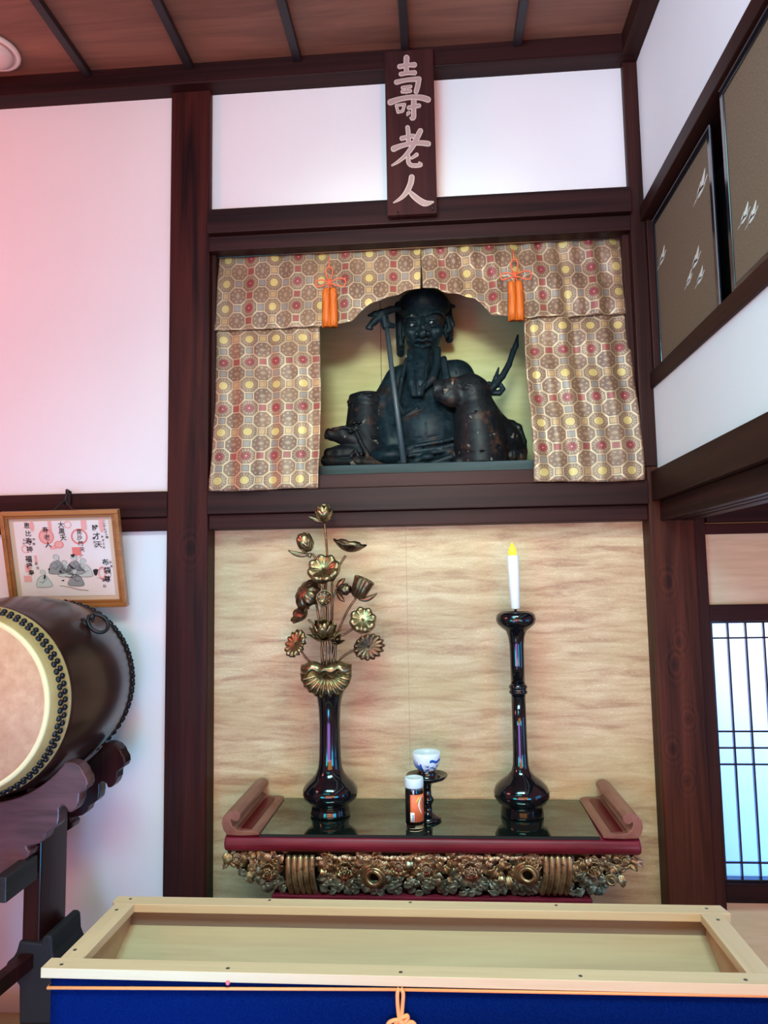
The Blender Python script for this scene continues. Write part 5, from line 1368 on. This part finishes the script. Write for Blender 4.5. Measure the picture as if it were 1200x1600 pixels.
# sloping inner board, falling towards the front
s0, s1 = (-.806, .692), (-1.10, .545)
MB().add([(-.803, s0[0], s0[1]), (.617, s0[0], s0[1]), (.617, s1[0], s1[1]), (-.803, s1[0], s1[1]), (-.803, s0[0], s0[1]-.012), (.617, s0[0], s0[1]-.012), (.617, s1[0], s1[1]-.012), (-.803, s1[0], s1[1]-.012)],
         [(0,1,2,3), (7,6,5,4), (0,4,5,1), (1,5,6,2), (2,6,7,3), (3,7,4,0)]).build('sloping_board', M['bw_in'], ob)
for px, py, xw in ((96, 1507, 0), (356, 1513, 0), (626, 1519, 0), (907, 1525, 0), (1165, 1531, 0), (204, 1404.5, 0), (421, 1406.5, 0), (641, 1410, 0), (869, 1414.5, 0), (1104, 1419.5, 0), (182, 1421.5, 0), (117, 1484, 0), (1122, 1437, 0)):
    q = atZ(px, py, ZBX); MB().lathe([(.0042, ZBX-.003), (.0042, ZBX+.0004), (.0026, ZBX+.0006), (0, ZBX+.0002)], (q[0], q[1], 0), 12).build('screw', M['screw'], ob)
M['bolt'] = plain('bright bolt', (.7,.68,.62), .25, metal=.8)
for px, py, xs_ in ((196, 1476, -.800), (1111, 1496, .614)):
    q = atX(px, py, xs_); MB().ell((xs_+(.002 if xs_ < 0 else -.002), q[1], q[2]), .0052, 12, 8).build('bolt', M['bolt'], ob)
# navy cloth round the box
def cl(u, v):
    x = -.838+1.49*u; z = (ZBX-RT-.001)*(1-v)+.04*v
    return (x, -1.121-.004-.0015*math.sin(x*9+1)*v, z)
cn_ = thing('box_cloth', 'navy blue cloth covering the front of the offering box', 'cloth', (-.095, -1.12, 0))
MB().grid(cl, 60, 12).build('front_drop', M['navy'], cn_, solid=.0016, fixn=False)
for x in (-.8385, .653): MB().grid(lambda u, v: (x, -1.122+.33*u, (ZBX-RT-.001)*(1-v)+.04*v), 12, 12).build('side_drop', M['navy'], cn_, solid=.0016, fixn=False)
M['ocord'] = plain('orange cord', (.86,.30,.10), .6)
YCd = -1.1300
def cpn(px, py, d=0.0): q = atY(px, py, YCd-d); return (q[0], YCd-d, q[2])
oc = thing('orange_cord', 'thin orange cord tied across the navy cloth with a hanging knot', 'cord', cpn(625, 1560))
cl_ = cpn(74, 1543.5); cm = cpn(612, 1546); crr = cpn(1199, 1556)
MB().tube([(cl_[0]-.001, -1.08, cl_[2]), cl_, cm], .0032, 8).tube([cm, (crr[0]+.04, YCd, crr[2])], .0032, 8).build('line', M['ocord'], oc)
MB().tube(catmull([cpn(624, 1544, .004), cpn(621, 1552, .006), cpn(621.5, 1572, .006), cpn(624, 1594, .006)], 6), .0042, 8).tube(catmull([cpn(626, 1544, .004), cpn(630, 1552, .006), cpn(629, 1572, .006), cpn(627, 1594, .006)], 6), .0042, 8).build('hanging_loop', M['ocord'], oc)
mb = MB()
for pts in ([(616,1606),(621,1595),(629,1590),(636,1587),(637,1592),(632,1597)], [(634,1606),(628,1596),(618,1594),(609,1597),(606,1603),(612,1608)], [(622,1594),(632,1600),(642,1597),(648,1601),(645,1608)], [(612,1612),(622,1602),(632,1604),(640,1612)]):
    mb.tube(catmull([cpn(*p, .009) for p in pts], 6), .0042, 8)
mb.build('knot', M['ocord'], oc)
pp = cpn(356, 1535.5, .002)
o = MB().ell(pp, .0048, 12, 8).build('push_pin', plain('pink push pin', (.70,.13,.16), .3)); tag(o, 'tiny pink push pin in the navy cloth under the box rim', 'push pin')

# ------------------------------------------------------------------ light
w = bpy.data.worlds.new('world'); SC.world = w; w.use_nodes = True
bg = w.node_tree.nodes['Background']
def area(name, loc, target, size, col, power, sy=None, spread=PI):
    l = bpy.data.lights.new(name, 'AREA'); l.energy = power; l.color = col; l.shape = 'RECTANGLE'; l.size = size; l.size_y = sy or size; l.spread = spread
    o = bpy.data.objects.new(name, l); COL.objects.link(o); o.location = loc
    o.rotation_euler = (Vector(target)-Vector(loc)).to_track_quat('-Z', 'Y').to_euler(); return o
# name: (location, target, size, size_y, spread, rgb power)
LIGHTS = {
 'daylight_front': ((.2, -4.3, 1.3), (0, 0, 1.3), 3.0, 1.4, PI, (80, 33, 8)),
 'daylight_floor': ((-.6, -4.0, .5), (-.4, 0, 1.2), 2.0, .7, PI, (22, 11, 42)),
 'lamp_left': ((-1.2, -2.4, 3.45), (-.2, .1, 1.9), .22, .22, PI, (0.5, 1.5, 4)),
 'lamp_right': ((.45, -2.5, 3.45), (-.1, .3, 2.2), .22, .22, PI, (14, 3.5, 3.5)),
 'daylight_left': ((-1.9, -3.6, .9), (.8, -.5, 2.0), 1.0, .8, 1.6, (0, 10, 11)),
 'daylight_right': ((2.6, -1.3, 1.0), (-.5, -.5, .9), 1.2, 1.0, PI, (0, 6, 13)),
 'warm_upper_left': ((-3.0, -1.5, 2.7), (-1.6, .1, 3.1), .9, .8, PI, (29, 7.5, 7.5)),
 'upper_fill': ((-.9, -3.4, 2.9), (-.6, .1, 3.2), 1.8, .8, 1.8, (0, 8, 8)),  # added cool fill for the upper wall, no source there
 'top_fill': ((-.1, -2.3, 3.5), (-.1, -1.0, .75), 1.6, .8, 1.7, (20, 44, 43)),  # invented overhead fill for box and altar, the ceiling has no opening
 'low_right_fill': ((1.5, -3.1, .9), (-1.1, 0, 1.1), .9, .8, 1.3, (0, 4, 7)),  # added cyan fill for the wall beside the drum
 'high_right_front': ((-.6, -3.0, 3.0), (.8, -.6, 3.1), .8, .5, 1.5, (7, 12.5, 16)),
 'bay_low_blue': ((-.55, -2.2, .25), (-1.0, 0, .95), .5, .4, 1.3, (0.1, 2.2, 4.2)),  # unseen fill, added to turn the low left wall bluer
 'niche_fill': ((-.1, -3.2, 2.35), (-.06, .35, 2.40), .5, .3, .55, (4.2, 5.2, 4.4)),  # added narrow fill that brightens the niche, not a real lamp
}
WORLD = (.44, .16, .18)
def light_up(only=None):
    m = max(WORLD) or 1.0
    bg.inputs[0].default_value = (*[c/m for c in WORLD], 1); bg.inputs[1].default_value = m if only in (None, 'world') else 0.0
    for nm, (loc, tgt, sx, sy, spr, rgb) in LIGHTS.items():
        m = max(rgb)
        if m <= 0 or only not in (None, nm): continue
        area(nm, loc, tgt, sx, tuple(c/m for c in rgb), m, sy, spr)
    if only is None or only == 'window':
        area('window_sky_high', (1.6, .42, 1.42), (1.5, .07, 1.32), .9, (1,1,1), 15, .16)
        area('window_sky_low', (1.6, .75, .70), (1.5, .07, .75), 1.0, (.02,.30,1.0), 46, .8)
light_up(None)

vs_ = SC.view_settings; vs_.view_transform = 'Standard'; vs_.look = 'None'; vs_.gamma = 1; vs_.exposure = -0.12; vs_.use_curve_mapping = False
SC.display_settings.display_device = 'sRGB'
SC.cycles.max_bounces = 8; SC.cycles.use_denoising = True
